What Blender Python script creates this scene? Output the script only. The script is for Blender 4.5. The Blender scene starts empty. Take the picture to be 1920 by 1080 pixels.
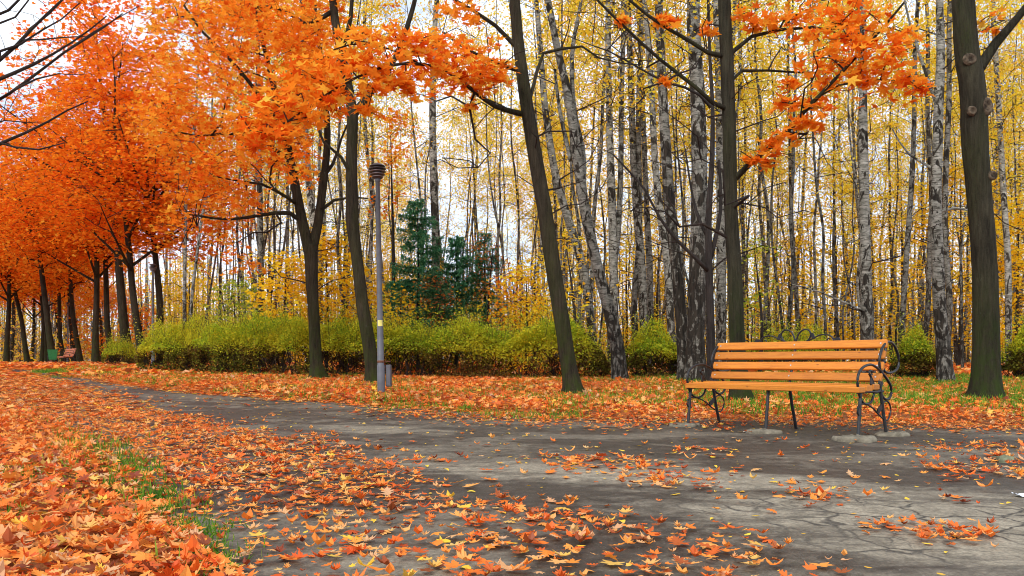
import bpy, math, random
import numpy as np

SC = bpy.context.scene
COL = SC.collection
rng = np.random.default_rng(11)
R = math.radians
F, HZ, H = 1500.0, 680.0, 0.72          # focal length in photo pixels, horizon row, eye height

# ------------------------------------------------------------------ noise + terrain
def _hash(ix, iy, s):
    h = (ix.astype(np.int64) * 374761393 + iy.astype(np.int64) * 668265263 + s * 982451653) & 0x7fffffff
    h = ((h ^ (h >> 13)) * 1274126177) & 0x7fffffff
    return ((h ^ (h >> 16)) & 0xffff) / 65535.0

def vnoise(x, y, s=0):
    x = np.asarray(x, float); y = np.asarray(y, float)
    ix = np.floor(x); iy = np.floor(y)
    fx = x - ix; fy = y - iy
    fx = fx * fx * (3 - 2 * fx); fy = fy * fy * (3 - 2 * fy)
    a = _hash(ix, iy, s); b = _hash(ix + 1, iy, s); c = _hash(ix, iy + 1, s); d = _hash(ix + 1, iy + 1, s)
    return (a * (1 - fx) + b * fx) * (1 - fy) + (c * (1 - fx) + d * fx) * fy

def fbm(x, y, s=0):
    return (vnoise(x, y, s) + .5 * vnoise(x * 2.1, y * 2.1, s + 1) + .25 * vnoise(x * 4.3, y * 4.3, s + 2)) / 1.75

def sst(a, b, x):
    t = np.clip((x - a) / (b - a), 0, 1)
    return t * t * (3 - 2 * t)

def rise(y):
    t = np.clip((np.asarray(y, float) - 7) / 31, 0, 1)
    return .55 * (.7 * t + .3 * t * t * (3 - 2 * t))

def hit(px, py, extra=0.0):
    """where the view through a photo pixel meets the rising ground (a survey helper for the layout)"""
    D = np.geomspace(1.5, 160, 4000)
    z = H - (py - HZ) / F * D
    k = np.argmax(z < rise(D) + extra)
    if k == 0: k = len(D) - 1
    return np.array([(px - 960) / F * D[k], D[k]])

LEFT_E = [np.array([2.9, -4.0]), np.array([.85, 0.0])] + [hit(*p) for p in
          [(425, 1080), (300, 955), (230, 885), (140, 822), (60, 775), (-60, 738)]] + [np.array([-17.5, 25.0]), np.array([-25.0, 34.0]), np.array([-36.0, 42.0]), np.array([-60.0, 52.0])]
RIGHT_E = [np.array([16.0, -2.0]), np.array([11.0, 3.4]), np.array([7.6, 6.6]), np.array([5.9, 8.3])] + [hit(*p) for p in
           [(1500, 786), (1260, 788), (1040, 787), (740, 764), (480, 746), (300, 730), (150, 708)]] + [np.array([-18.5, 31.0]), np.array([-25.0, 37.0]), np.array([-37.0, 45.5]), np.array([-60.0, 56.0])]

def resample(P, n):
    P = np.array(P)
    # Catmull-Rom, then even spacing
    Q = np.vstack([2 * P[0] - P[1], P, 2 * P[-1] - P[-2]])
    out = []
    for i in range(1, len(Q) - 2):
        for t in np.linspace(0, 1, 24, endpoint=False):
            a, b, c, d = Q[i - 1], Q[i], Q[i + 1], Q[i + 2]
            out.append(.5 * (2 * b + (c - a) * t + (2 * a - 5 * b + 4 * c - d) * t * t + (3 * b - a - 3 * c + d) * t ** 3))
    out.append(P[-1]); out = np.array(out)
    s = np.r_[0, np.cumsum(np.linalg.norm(np.diff(out, axis=0), axis=1))]
    u = np.linspace(0, s[-1], n)
    return np.stack([np.interp(u, s, out[:, k]) for k in range(out.shape[1])], 1)

LE = resample(LEFT_E, 80); RE = resample(RIGHT_E, 80)

def sdist(poly, x, y):
    """signed distance to a polyline, positive on its right-hand side walking forward"""
    x = np.asarray(x, float); y = np.asarray(y, float); sh = x.shape
    p = np.stack([x.ravel(), y.ravel()], 1)
    best = np.full(len(p), 1e9); sg = np.ones(len(p))
    for a, b in zip(poly[:-1], poly[1:]):
        d = b - a
        t = np.clip(((p - a) @ d) / (d @ d), 0, 1)
        q = p - a - t[:, None] * d
        L = np.hypot(q[:, 0], q[:, 1])
        s = np.sign(d[1] * q[:, 0] - d[0] * q[:, 1])
        m = L < best
        best[m] = L[m]; sg[m] = s[m]
    return (best * np.where(sg == 0, 1, sg)).reshape(sh)

def edges(x, y):
    return sdist(LE, x, y), -sdist(RE, x, y)       # inside the path both are positive

def gz(x, y, dl=None, dr=None):
    if dl is None: dl, dr = edges(x, y)
    z = rise(y)
    z = z + .24 * sst(0, 1.5, -dl) + .05 * sst(0, .9, -dr)
    z = z + .05 * (fbm(np.asarray(x) * .5, np.asarray(y) * .5, 5) - .5) * sst(.1, 1.2, np.maximum(-dl, -dr))
    return z

def base(px, py):
    """ground point seen at a photo pixel, on the real (banked) terrain"""
    D = np.geomspace(2.0, 150, 3000)
    X = (px - 960) / F * D
    z = H - (py - HZ) / F * D
    g = gz(X, D)
    k = int(np.argmax(z < g))
    if k == 0: k = len(D) - 1
    return np.array([X[k], D[k], g[k]])

def P3(px, py, D):
    return np.array([(px - 960) / F * D, D, H - (py - HZ) / F * D])

# ------------------------------------------------------------------ mesh helpers
class MB:
    """collects vertex and face arrays and links them as ONE mesh object"""
    def __init__(s): s.V = []; s.F = {3: [], 4: []}; s.n = 0
    def add(s, V, Fc, mat=0, smooth=False):
        V = np.asarray(V, float).reshape(-1, 3); Fc = np.asarray(Fc, int)
        s.F[Fc.shape[1]].append((Fc + s.n, mat, smooth)); s.V.append(V); s.n += len(V)
    def mesh(s, name, mats):
        me = bpy.data.meshes.new(name)
        V = np.vstack(s.V) if s.V else np.zeros((0, 3))
        loops, tot, mi, sm = [], [], [], []
        for k in (3, 4):
            for f, m, q in s.F[k]:
                loops.append(f.ravel()); tot.append(np.full(len(f), k)); mi.append(np.full(len(f), m)); sm.append(np.full(len(f), q))
        loops = np.concatenate(loops); tot = np.concatenate(tot); mi = np.concatenate(mi); sm = np.concatenate(sm)
        me.vertices.add(len(V)); me.vertices.foreach_set('co', V.astype(np.float32).ravel())
        me.loops.add(len(loops)); me.loops.foreach_set('vertex_index', loops.astype(np.int32))
        me.polygons.add(len(tot)); me.polygons.foreach_set('loop_start', np.r_[0, np.cumsum(tot)[:-1]].astype(np.int32))
        me.polygons.foreach_set('material_index', mi.astype(np.int32))
        me.polygons.foreach_set('use_smooth', sm.astype(bool))
        for m in mats: me.materials.append(m)
        me.update(calc_edges=True); me.validate()
        return me
    def obj(s, name, mats, parent=None, loc=None):
        o = bpy.data.objects.new(name, s.mesh(name, mats if isinstance(mats, (list, tuple)) else [mats]))
        COL.objects.link(o)
        if parent is not None: o.parent = parent
        if loc is not None: o.location = loc
        return o
    # --- shapes
    def tube(s, P, rad, sides=6, mat=0, cap=True, wob=0.0):
        P = np.asarray(P, float); n = len(P); rad = np.broadcast_to(np.asarray(rad, float), (n,))
        T = np.gradient(P, axis=0); T /= np.linalg.norm(T, axis=1)[:, None] + 1e-9
        ref = np.array([0, 0, 1.0]) if abs(T[:, 2]).mean() < .8 else np.array([1.0, 0, 0])
        U = np.cross(T, ref); U /= np.linalg.norm(U, axis=1)[:, None] + 1e-9
        W = np.cross(T, U)
        a = np.linspace(0, 2 * np.pi, sides, endpoint=False)
        rr = rad[:, None] * (1 + (wob * (rng.random((n, sides)) - .5) if wob else 0))
        V = P[:, None] + rr[:, :, None] * (np.cos(a)[None, :, None] * U[:, None] + np.sin(a)[None, :, None] * W[:, None])
        i = np.arange(n - 1)[:, None] * sides; j = np.arange(sides)[None]; k = (j + 1) % sides
        Q = np.stack([i + j, i + k, i + sides + k, i + sides + j], -1).reshape(-1, 4)
        s.add(V, Q[:, ::-1], mat, True)
        if cap:
            for e, flip in ((0, False), (n - 1, True)):
                ring = V[e]; c = P[e]
                t = np.stack([np.full(sides, sides), np.arange(sides), (np.arange(sides) + 1) % sides], 1)
                s.add(np.vstack([ring, c]), t[:, ::-1] if flip else t, mat, False)
    def box(s, c, size, rot=None, mat=0, bev=0.0):
        """box with chamfered long edges (profile in the two smaller axes)"""
        sx, sy, sz = np.array(size) / 2.0; b = bev
        if b <= 0:
            V = np.array([[x, y, z] for x in (-sx, sx) for y in (-sy, sy) for z in (-sz, sz)])
            Q = [[0, 1, 3, 2], [4, 6, 7, 5], [0, 4, 5, 1], [2, 3, 7, 6], [0, 2, 6, 4], [1, 5, 7, 3]]
            V = V if rot is None else V @ np.array(rot).T
            s.add(V + np.array(c), Q, mat); return
        prof = np.array([[-sy + b, -sz], [sy - b, -sz], [sy, -sz + b], [sy, sz - b], [sy - b, sz], [-sy + b, sz], [-sy, sz - b], [-sy, -sz + b]])
        xs = [(-sx, b), (-sx + b, 0), (sx - b, 0), (sx, b)]
        V = []
        for x, ins in xs:
            k = np.array([1 - ins / sy, 1 - ins / sz])
            V.append(np.c_[np.full(8, x), prof * k])
        V = np.vstack(V); Q = []
        for r in range(3):
            for j in range(8):
                k = (j + 1) % 8; Q.append([r * 8 + j, r * 8 + k, r * 8 + 8 + k, r * 8 + 8 + j])
        Q = np.array(Q)[:, ::-1]
        caps = [[0, 1, 2, 3], [0, 3, 4, 7], [4, 5, 6, 7]]
        Q = np.vstack([Q, np.array(caps), np.array(caps)[:, ::-1] + 24])
        V = V if rot is None else V @ np.array(rot).T
        s.add(V + np.array(c), Q, mat)
    def lathe(s, prof, sides=20, c=(0, 0, 0), mat=0):
        s.tube([[c[0], c[1], c[2] + z + 1e-6 * i] for i, (r, z) in enumerate(prof)], [r for r, z in prof], sides, mat)
    def lathe2(s, prof, sides=20, c=(0, 0, 0), mat=0, smooth=True):
        a = np.linspace(0, 2 * np.pi, sides, endpoint=False); n = len(prof)
        V = np.array([[c[0] + r * np.cos(t), c[1] + r * np.sin(t), c[2] + z] for r, z in prof for t in a])
        i = np.arange(n - 1)[:, None] * sides; j = np.arange(sides)[None]; k = (j + 1) % sides
        s.add(V, np.stack([i + j, i + k, i + sides + k, i + sides + j], -1).reshape(-1, 4), mat, smooth)

def rot_batch(yaw, tilt, spin):
    cy, sy, ct, st, cs, ss = np.cos(yaw), np.sin(yaw), np.cos(tilt), np.sin(tilt), np.cos(spin), np.sin(spin)
    z = np.zeros_like(cy); o = np.ones_like(cy)
    A = np.stack([np.stack([cy, -sy, z], -1), np.stack([sy, cy, z], -1), np.stack([z, z, o], -1)], -2)
    B = np.stack([np.stack([o, z, z], -1), np.stack([z, ct, -st], -1), np.stack([z, st, ct], -1)], -2)
    C = np.stack([np.stack([cs, -ss, z], -1), np.stack([ss, cs, z], -1), np.stack([z, z, o], -1)], -2)
    return A @ B @ C

def fan(poly):
    """leaf outline -> (verts, tris) fanned from a point near the stalk"""
    p = np.array(poly, float); n = len(p)
    V = np.vstack([[0, 0], p]); T = [[0, 1 + i, 1 + (i + 1) % n] for i in range(n)]
    return V, np.array(T)

def polar(rows):
    half = [(a, r) for a, r in rows]
    pts = [(r * math.sin(R(a)), r * math.cos(R(a))) for a, r in half]
    pts += [(-x, y) for x, y in reversed(pts) if abs(x) > 1e-6]
    return pts

MAPLE = polar([(0, 1), (9, .72), (17, .74), (24, .42), (38, .72), (50, .95), (60, .66), (70, .66), (80, .38), (100, .62), (112, .7), (126, .46), (150, .38), (172, .22)])
MAPLE_S = polar([(0, 1), (24, .42), (50, .95), (78, .38), (110, .7), (150, .38), (174, .22)])
_oak = [(.05, -1), (.12, -.7), (.42, -.62), (.15, -.38), (.55, -.2), (.6, -.08), (.2, .05), (.62, .3), (.55, .42), (.2, .4), (.35, .72), (.14, .7), (0, 1.05)]
OAK = _oak + [(-x, y) for x, y in reversed(_oak) if x > 0]
OVAL = [(.0, -.9), (.3, -.55), (.42, -.05), (.3, .45), (0, .95), (-.3, .45), (-.42, -.05), (-.3, -.55)]

def bend(VT, curl, fold, twist=0.0):
    V, T = VT
    x, y = V[:, 0], V[:, 1]
    z = curl * (y * y) + fold * np.abs(x) + twist * x * y
    # foreshorten so a curled leaf is not longer than a flat one
    k = 1 / np.sqrt(1 + (2 * curl * y) ** 2)
    return np.c_[x / math.sqrt(1 + fold * fold), y * k, z], T

def place_leaves(mb, VT, pos, yaw, tilt, spin, scale, mat=0):
    V, T = VT
    if len(pos) == 0: return
    Rm = rot_batch(yaw, tilt, spin)
    W = np.einsum('nij,kj->nki', Rm, V) * np.asarray(scale)[:, None, None] + pos[:, None]
    Fc = (T[None] + (np.arange(len(pos)) * len(V))[:, None, None]).reshape(-1, 3)
    mb.add(W.reshape(-1, 3), Fc, mat, False)

# ------------------------------------------------------------------ materials
def mat(name):
    m = bpy.data.materials.new(name); m.use_nodes = True
    nt = m.node_tree; nt.nodes.clear()
    out = nt.nodes.new('ShaderNodeOutputMaterial')
    return m, nt, out

def N(nt, t, **kw):
    n = nt.nodes.new(t)
    for k, v in kw.items():
        if k in n.inputs: n.inputs[k].default_value = v
        else: setattr(n, k, v)
    return n

def ramp(nt, fac, stops, interp='LINEAR'):
    n = nt.nodes.new('ShaderNodeValToRGB'); cr = n.color_ramp; cr.interpolation = interp
    while len(cr.elements) > 1: cr.elements.remove(cr.elements[-1])
    cr.elements[0].position = stops[0][0]; cr.elements[0].color = (*stops[0][1], 1)
    for p, c in stops[1:]:
        e = cr.elements.new(p); e.color = (*c, 1)
    nt.links.new(fac, n.inputs['Fac'])
    return n.outputs['Color']

def coords(nt, scale=(1, 1, 1), which='Object'):
    tc = nt.nodes.new('ShaderNodeTexCoord'); mp = nt.nodes.new('ShaderNodeMapping')
    mp.inputs['Scale'].default_value = scale
    nt.links.new(tc.outputs[which], mp.inputs['Vector'])
    return mp.outputs['Vector']

def noise(nt, vec, scale, detail=4, rough=.55, dist=0):
    n = N(nt, 'ShaderNodeTexNoise', Scale=scale, Detail=detail, Roughness=rough, Distortion=dist)
    nt.links.new(vec, n.inputs['Vector'])
    return n.outputs['Fac']

def mixc(nt, fac, a, b, mode='MIX'):
    n = nt.nodes.new('ShaderNodeMix'); n.data_type = 'RGBA'; n.blend_type = mode
    for sock, v in ((n.inputs[0], fac), (n.inputs[6], a), (n.inputs[7], b)):
        if hasattr(v, 'is_linked') or hasattr(v, 'links'): nt.links.new(v, sock)
        elif isinstance(v, (tuple, list)): sock.default_value = (*v, 1)
        else: sock.default_value = v
    return n.outputs[2]

def math_(nt, op, a, b=None, c=None, clamp=False):
    n = nt.nodes.new('ShaderNodeMath'); n.operation = op; n.use_clamp = clamp
    for i, v in enumerate((a, b, c)):
        if v is None: continue
        if hasattr(v, 'links'): nt.links.new(v, n.inputs[i])
        else: n.inputs[i].default_value = v
    return n.outputs[0]

def mrange(nt, v, a, b, c=0, d=1):
    n = N(nt, 'ShaderNodeMapRange'); nt.links.new(v, n.inputs[0])
    for i, q in enumerate((a, b, c, d)): n.inputs[1 + i].default_value = q
    return n.outputs[0]

def bsdf(nt, out, color, rough=.8, spec=.3, metallic=0.0, bump=None, bstr=.3, bdist=.02):
    b = nt.nodes.new('ShaderNodeBsdfPrincipled')
    if hasattr(color, 'links'): nt.links.new(color, b.inputs['Base Color'])
    else: b.inputs['Base Color'].default_value = (*color, 1)
    if hasattr(rough, 'links'): nt.links.new(rough, b.inputs['Roughness'])
    else: b.inputs['Roughness'].default_value = rough
    b.inputs['Specular IOR Level'].default_value = spec; b.inputs['Metallic'].default_value = metallic
    if bump is not None:
        bn = N(nt, 'ShaderNodeBump', Strength=bstr, Distance=bdist)
        nt.links.new(bump, bn.inputs['Height']); nt.links.new(bn.outputs[0], b.inputs['Normal'])
    nt.links.new(b.outputs[0], out.inputs[0]); return b

def leaf_mat(name, stops, trans=.4, clump=None, clump_scale=.5, clump_amt=.6, gloss=0.0, objvar=0.0):
    m, nt, out = mat(name)
    g = nt.nodes.new('ShaderNodeNewGeometry')
    c = ramp(nt, g.outputs['Random Per Island'], stops)
    if clump:
        f = mrange(nt, noise(nt, coords(nt, which='Object'), clump_scale, 2), .42, .62)
        c = mixc(nt, math_(nt, 'MULTIPLY', f, clump_amt), c, clump)
    if objvar:
        oi = nt.nodes.new('ShaderNodeObjectInfo')
        hs = nt.nodes.new('ShaderNodeHueSaturation')
        nt.links.new(mrange(nt, oi.outputs['Random'], 0, 1, .5 - objvar, .5 + objvar), hs.inputs['Hue'])
        nt.links.new(c, hs.inputs['Color']); c = hs.outputs[0]
    d = N(nt, 'ShaderNodeBsdfDiffuse'); t = N(nt, 'ShaderNodeBsdfTranslucent')
    nt.links.new(c, d.inputs['Color']); nt.links.new(c, t.inputs['Color'])
    mx = N(nt, 'ShaderNodeMixShader'); mx.inputs[0].default_value = trans
    nt.links.new(d.outputs[0], mx.inputs[1]); nt.links.new(t.outputs[0], mx.inputs[2])
    last = mx
    if gloss:
        gl = N(nt, 'ShaderNodeBsdfGlossy', Roughness=.45); m2 = N(nt, 'ShaderNodeMixShader'); m2.inputs[0].default_value = gloss
        nt.links.new(last.outputs[0], m2.inputs[1]); nt.links.new(gl.outputs[0], m2.inputs[2]); last = m2
    nt.links.new(last.outputs[0], out.inputs[0])
    return m

M = {}
O1, O2, O3, O4 = (.93, .30, .022), (.92, .20, .018), (.80, .11, .02), (.95, .42, .04)
M['leaf_orange'] = leaf_mat('orange_maple_leaves', [(0, (.72, .09, .010)), (.2, O2), (.5, O1), (.78, O4), (.93, (.95, .55, .06)), (1, (.95, .70, .10))], .55, (.95, .40, .035), .9, clump_amt=.5)
M['leaf_red'] = leaf_mat('red_orange_maple_leaves', [(0, (.70, .09, .01)), (.2, (.90, .17, .014)), (.6, (.95, .27, .018)), (.85, (.95, .38, .025)), (1, (.95, .52, .04))], .5, (.95, .38, .02), .3, objvar=.012)
M['leaf_redder'] = leaf_mat('vermilion_maple_leaves', [(0, (.60, .07, .01)), (.25, (.87, .14, .012)), (.7, (.94, .24, .018)), (1, (.95, .42, .03))], .5, (.94, .32, .02), .35)
M['leaf_birch'] = leaf_mat('yellow_birch_leaves', [(0, (.84, .45, .03)), (.3, (.96, .66, .035)), (.7, (.97, .80, .07)), (1, (.88, .84, .16))], .58, (.97, .60, .03), .22, clump_amt=.45, objvar=.012)
M['leaf_yellow'] = leaf_mat('bright_yellow_leaves', [(0, (.92, .50, .02)), (.4, (.97, .70, .025)), (1, (.97, .85, .07))], .55, (.95, .52, .02), .8, clump_amt=.45)
M['leaf_lime'] = leaf_mat('yellow_green_leaves', [(0, (.2, .3, .03)), (.5, (.42, .5, .05)), (1, (.8, .7, .08))], .5)
M['leaf_rust'] = leaf_mat('rust_brown_leaves', [(0, (.25, .07, .03)), (.5, (.5, .17, .05)), (1, (.75, .3, .06))], .4)
M['leaf_tan'] = leaf_mat('tan_brush_leaves', [(0, (.3, .17, .09)), (.5, (.6, .36, .14)), (1, (.85, .5, .12))], .45)
M['needle'] = leaf_mat('blue_green_needles', [(0, (.04, .15, .075)), (.6, (.09, .31, .15)), (1, (.22, .46, .2))], .35)
M['litter'] = leaf_mat('fallen_leaf_litter', [(0, (.16, .035, .02)), (.12, (.42, .08, .025)), (.26, (.80, .12, .02)), (.46, (.92, .23, .03)), (.66, (.94, .36, .06)), (.8, (.93, .48, .15)), (.91, (.68, .42, .24)), (1, (.95, .64, .05))], .25, (.93, .30, .06), .35, clump_amt=.35, gloss=.025)
M['leaf_small'] = leaf_mat('small_yellow_fallen_leaves', [(0, (.85, .42, .04)), (1, (.95, .66, .07))], .2, gloss=.02)
M['grass'] = leaf_mat('grass_blades', [(0, (.06, .16, .02)), (.6, (.14, .32, .03)), (1, (.35, .45, .06))], .35)

def bark(name, dark, light, moss=None, mh=1.2, vs=.10, sc=26):
    m, nt, out = mat(name)
    f = noise(nt, coords(nt, (1, 1, vs)), sc, 6, .7, .6)                    # vertical furrows
    f2 = noise(nt, coords(nt, (1, 1, .45)), 2.6, 5, .6)                     # broad blotches
    f3 = noise(nt, coords(nt), 55, 4, .7)
    v = math_(nt, 'ADD', math_(nt, 'MULTIPLY', f, .5), math_(nt, 'ADD', math_(nt, 'MULTIPLY', f2, .32), math_(nt, 'MULTIPLY', f3, .18)))
    c = ramp(nt, v, [(.40, dark), (.52, tuple((a + b) / 2 for a, b in zip(dark, light))), (.62, light)])
    if moss:
        z = nt.nodes.new('ShaderNodeSeparateXYZ'); nt.links.new(coords(nt), z.inputs[0])
        k = mrange(nt, z.outputs[2], 0, mh, 1, 0)
        k = math_(nt, 'MULTIPLY', k, mrange(nt, noise(nt, coords(nt, (1, 1, .6)), 5, 5, .7), .40, .58))
        c = mixc(nt, k, c, moss)
        side = math_(nt, 'MULTIPLY', mrange(nt, noise(nt, coords(nt, (1.2, 1.2, .35), 'Object'), 1.6, 2), .5, .68), mrange(nt, f3, .4, .6))
        c = mixc(nt, math_(nt, 'MULTIPLY', side, .6), c, (moss[0] * 1.1, moss[1], moss[2] * .8))
        lich = mrange(nt, noise(nt, coords(nt, (1, 1, .8)), 9, 6, .75), .66, .72)
        c = mixc(nt, math_(nt, 'MULTIPLY', lich, .35), c, (.22, .23, .17))
    hgt = math_(nt, 'ADD', math_(nt, 'MULTIPLY', f, 1.0), math_(nt, 'MULTIPLY', f3, .25))
    bsdf(nt, out, c, .9, .15, bump=hgt, bstr=1.0, bdist=.035)
    return m

M['bark'] = bark('maple_bark', (.013, .010, .007), (.062, .050, .032), (.034, .046, .010), 2.6)
M['bark_big'] = bark('mossy_maple_bark', (.014, .012, .008), (.056, .050, .032), (.028, .044, .009), 2.2, .10, 24)
M['twig'] = bark('dark_twigs', (.02, .014, .012), (.055, .042, .035))
M['bark_dark'] = bark('dark_stem_bark', (.018, .015, .014), (.06, .05, .045))

def birch_mat(name, rough_to, tint=1.0, patch=.56):
    m, nt, out = mat(name)
    dash = noise(nt, coords(nt, (1.6, 1.6, 13)), 4.0, 3, .55)              # thin horizontal lenticels
    pat = noise(nt, coords(nt, (1.3, 1.3, .75)), 3.6, 5, .62, 1.1)         # black scars
    fl = noise(nt, coords(nt, (1, 1, .16)), 16, 5, .65)                     # vertical cracks of old bark
    peel = noise(nt, coords(nt, (1, 1, 2.2)), 5.5, 4, .6)
    white = ramp(nt, peel, [(.3, (.16 * tint, .155 * tint, .125 * tint)), (.5, (.36 * tint, .35 * tint, .30 * tint)), (.72, (.60 * tint, .58 * tint, .51 * tint))])
    z = nt.nodes.new('ShaderNodeSeparateXYZ'); nt.links.new(coords(nt), z.inputs[0])
    low = mrange(nt, z.outputs[2], rough_to * .3, rough_to, 1, 0)
    k1 = math_(nt, 'MULTIPLY', mrange(nt, dash, .53, .60), .8)
    k2 = mrange(nt, math_(nt, 'ADD', pat, math_(nt, 'MULTIPLY', low, .07)), patch - .015, patch + .02)
    k3 = math_(nt, 'MULTIPLY', low, mrange(nt, fl, .44, .53, .95, .25))
    k = math_(nt, 'MAXIMUM', math_(nt, 'MAXIMUM', k1, k2), k3)
    dk = ramp(nt, fl, [(.35, (.012, .010, .008)), (.65, (.055, .045, .033))])
    c = mixc(nt, k, white, dk)
    oi = nt.nodes.new('ShaderNodeObjectInfo'); hs = nt.nodes.new('ShaderNodeHueSaturation')
    nt.links.new(mrange(nt, oi.outputs['Random'], 0, 1, .55, 1.1), hs.inputs['Value']); nt.links.new(c, hs.inputs['Color'])
    bsdf(nt, out, hs.outputs[0], .8, .2, bump=math_(nt, 'ADD', math_(nt, 'MULTIPLY', dash, .4), math_(nt, 'MULTIPLY', fl, 1.0)), bstr=.8, bdist=.03)
    return m
M['birch'] = birch_mat('birch_bark', 2.4, .84, .55)
M['birch_far'] = birch_mat('grey_far_birch_bark', 3.0, .62, .535)
M['birch_rough'] = birch_mat('rough_old_birch_bark', 7.0, .8, .53)

def simple(name, c, rough=.5, spec=.4, metallic=0, var=.25, sc=12, bstr=.15):
    m, nt, out = mat(name)
    f = noise(nt, coords(nt), sc, 5)
    col = ramp(nt, f, [(.3, tuple(x * (1 - var) for x in c)), (.7, tuple(min(1, x * (1 + var)) for x in c))])
    bsdf(nt, out, col, rough, spec, metallic, bump=f, bstr=bstr, bdist=.01); return m
M['iron'] = simple('black_painted_iron', (.010, .011, .014), .4, .45)
M['leg_iron'] = simple('worn_grey_iron', (.03, .03, .033), .5, .4, var=.4)
M['bolt'] = simple('zinc_bolt', (.5, .5, .5), .35, .5, .6)
M['pole'] = simple('grey_painted_pole', (.115, .12, .138), .55, .3, var=.2, sc=6)
M['lamp_dark'] = simple('dark_brown_lamp_metal', (.05, .035, .035), .4, .5)
M['lamp_mid'] = simple('dull_red_brown_lamp_ring', (.14, .10, .10), .4, .5)
M['sticker'] = simple('yellow_sticker', (.75, .68, .2), .6, .3, var=.15, sc=30)
M['rust'] = simple('rusty_band', (.16, .07, .04), .8, .2, var=.5, sc=30)
M['greenbin'] = simple('green_painted_metal', (.02, .17, .05), .45, .4)
M['stone'] = simple('weathered_concrete_slab', (.20, .175, .13), .9, .2, var=.4, sc=14, bstr=.8)
M['rock'] = simple('mossy_stone', (.20, .21, .13), .9, .2, var=.5, sc=10, bstr=.8)
M['litter_white'] = simple('white_paper', (.8, .82, .85), .8, .2, var=.1)

def wood_mat(name, a, b, knots):
    m, nt, out = mat(name)
    v = coords(nt, (1.2, 14, 14))
    f = noise(nt, v, 3.2, 6, .6, .8)
    f2 = noise(nt, coords(nt, (9, 30, 30)), 3, 3)
    col = ramp(nt, math_(nt, 'ADD', math_(nt, 'MULTIPLY', f, .75), math_(nt, 'MULTIPLY', f2, .25)), [(.3, a), (.68, b)])
    vo = N(nt, 'ShaderNodeTexVoronoi', Scale=5.0); nt.links.new(coords(nt, (1, 2.2, 2.2)), vo.inputs['Vector'])
    kn = mrange(nt, vo.outputs['Distance'], .045, .1, 1, 0)
    col = mixc(nt, math_(nt, 'MULTIPLY', kn, .7), col, knots)
    d = mrange(nt, noise(nt, coords(nt), 3.0, 5, .7), .58, .72)
    col = mixc(nt, math_(nt, 'MULTIPLY', d, .35), col, (a[0] * .55, a[1] * .5, a[2] * .5))
    oi = nt.nodes.new('ShaderNodeObjectInfo'); hs = nt.nodes.new('ShaderNodeHueSaturation')
    nt.links.new(mrange(nt, oi.outputs['Random'], 0, 1, .82, 1.08), hs.inputs['Value']); nt.links.new(col, hs.inputs['Color'])
    bsdf(nt, out, hs.outputs[0], mrange(nt, f, .3, .7, .35, .6), .4, bump=f, bstr=.25, bdist=.006); return m
M['wood'] = wood_mat('varnished_orange_wood', (.46, .138, .011), (.70, .25, .024), (.18, .05, .008))
M['wood_red'] = wood_mat('reddish_brown_wood', (.42, .12, .05), (.6, .2, .09), (.2, .05, .02))
# ------------------------------------------------------------------ ground materials
def ground_mat():
    m, nt, out = mat('forest_floor_soil')
    v = coords(nt)
    f = noise(nt, v, 1.2, 6, .6); f2 = noise(nt, v, 14, 5, .7)
    soil = ramp(nt, f2, [(.3, (.05, .032, .022)), (.7, (.15, .085, .05))])
    lit = ramp(nt, noise(nt, v, 22, 4), [(.3, (.30, .09, .03)), (.65, (.62, .22, .05))])
    col = mixc(nt, mrange(nt, f, .38, .6, .25, .75), soil, lit)
    bsdf(nt, out, col, .95, .1, bump=f2, bstr=.6, bdist=.04); return m

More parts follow.
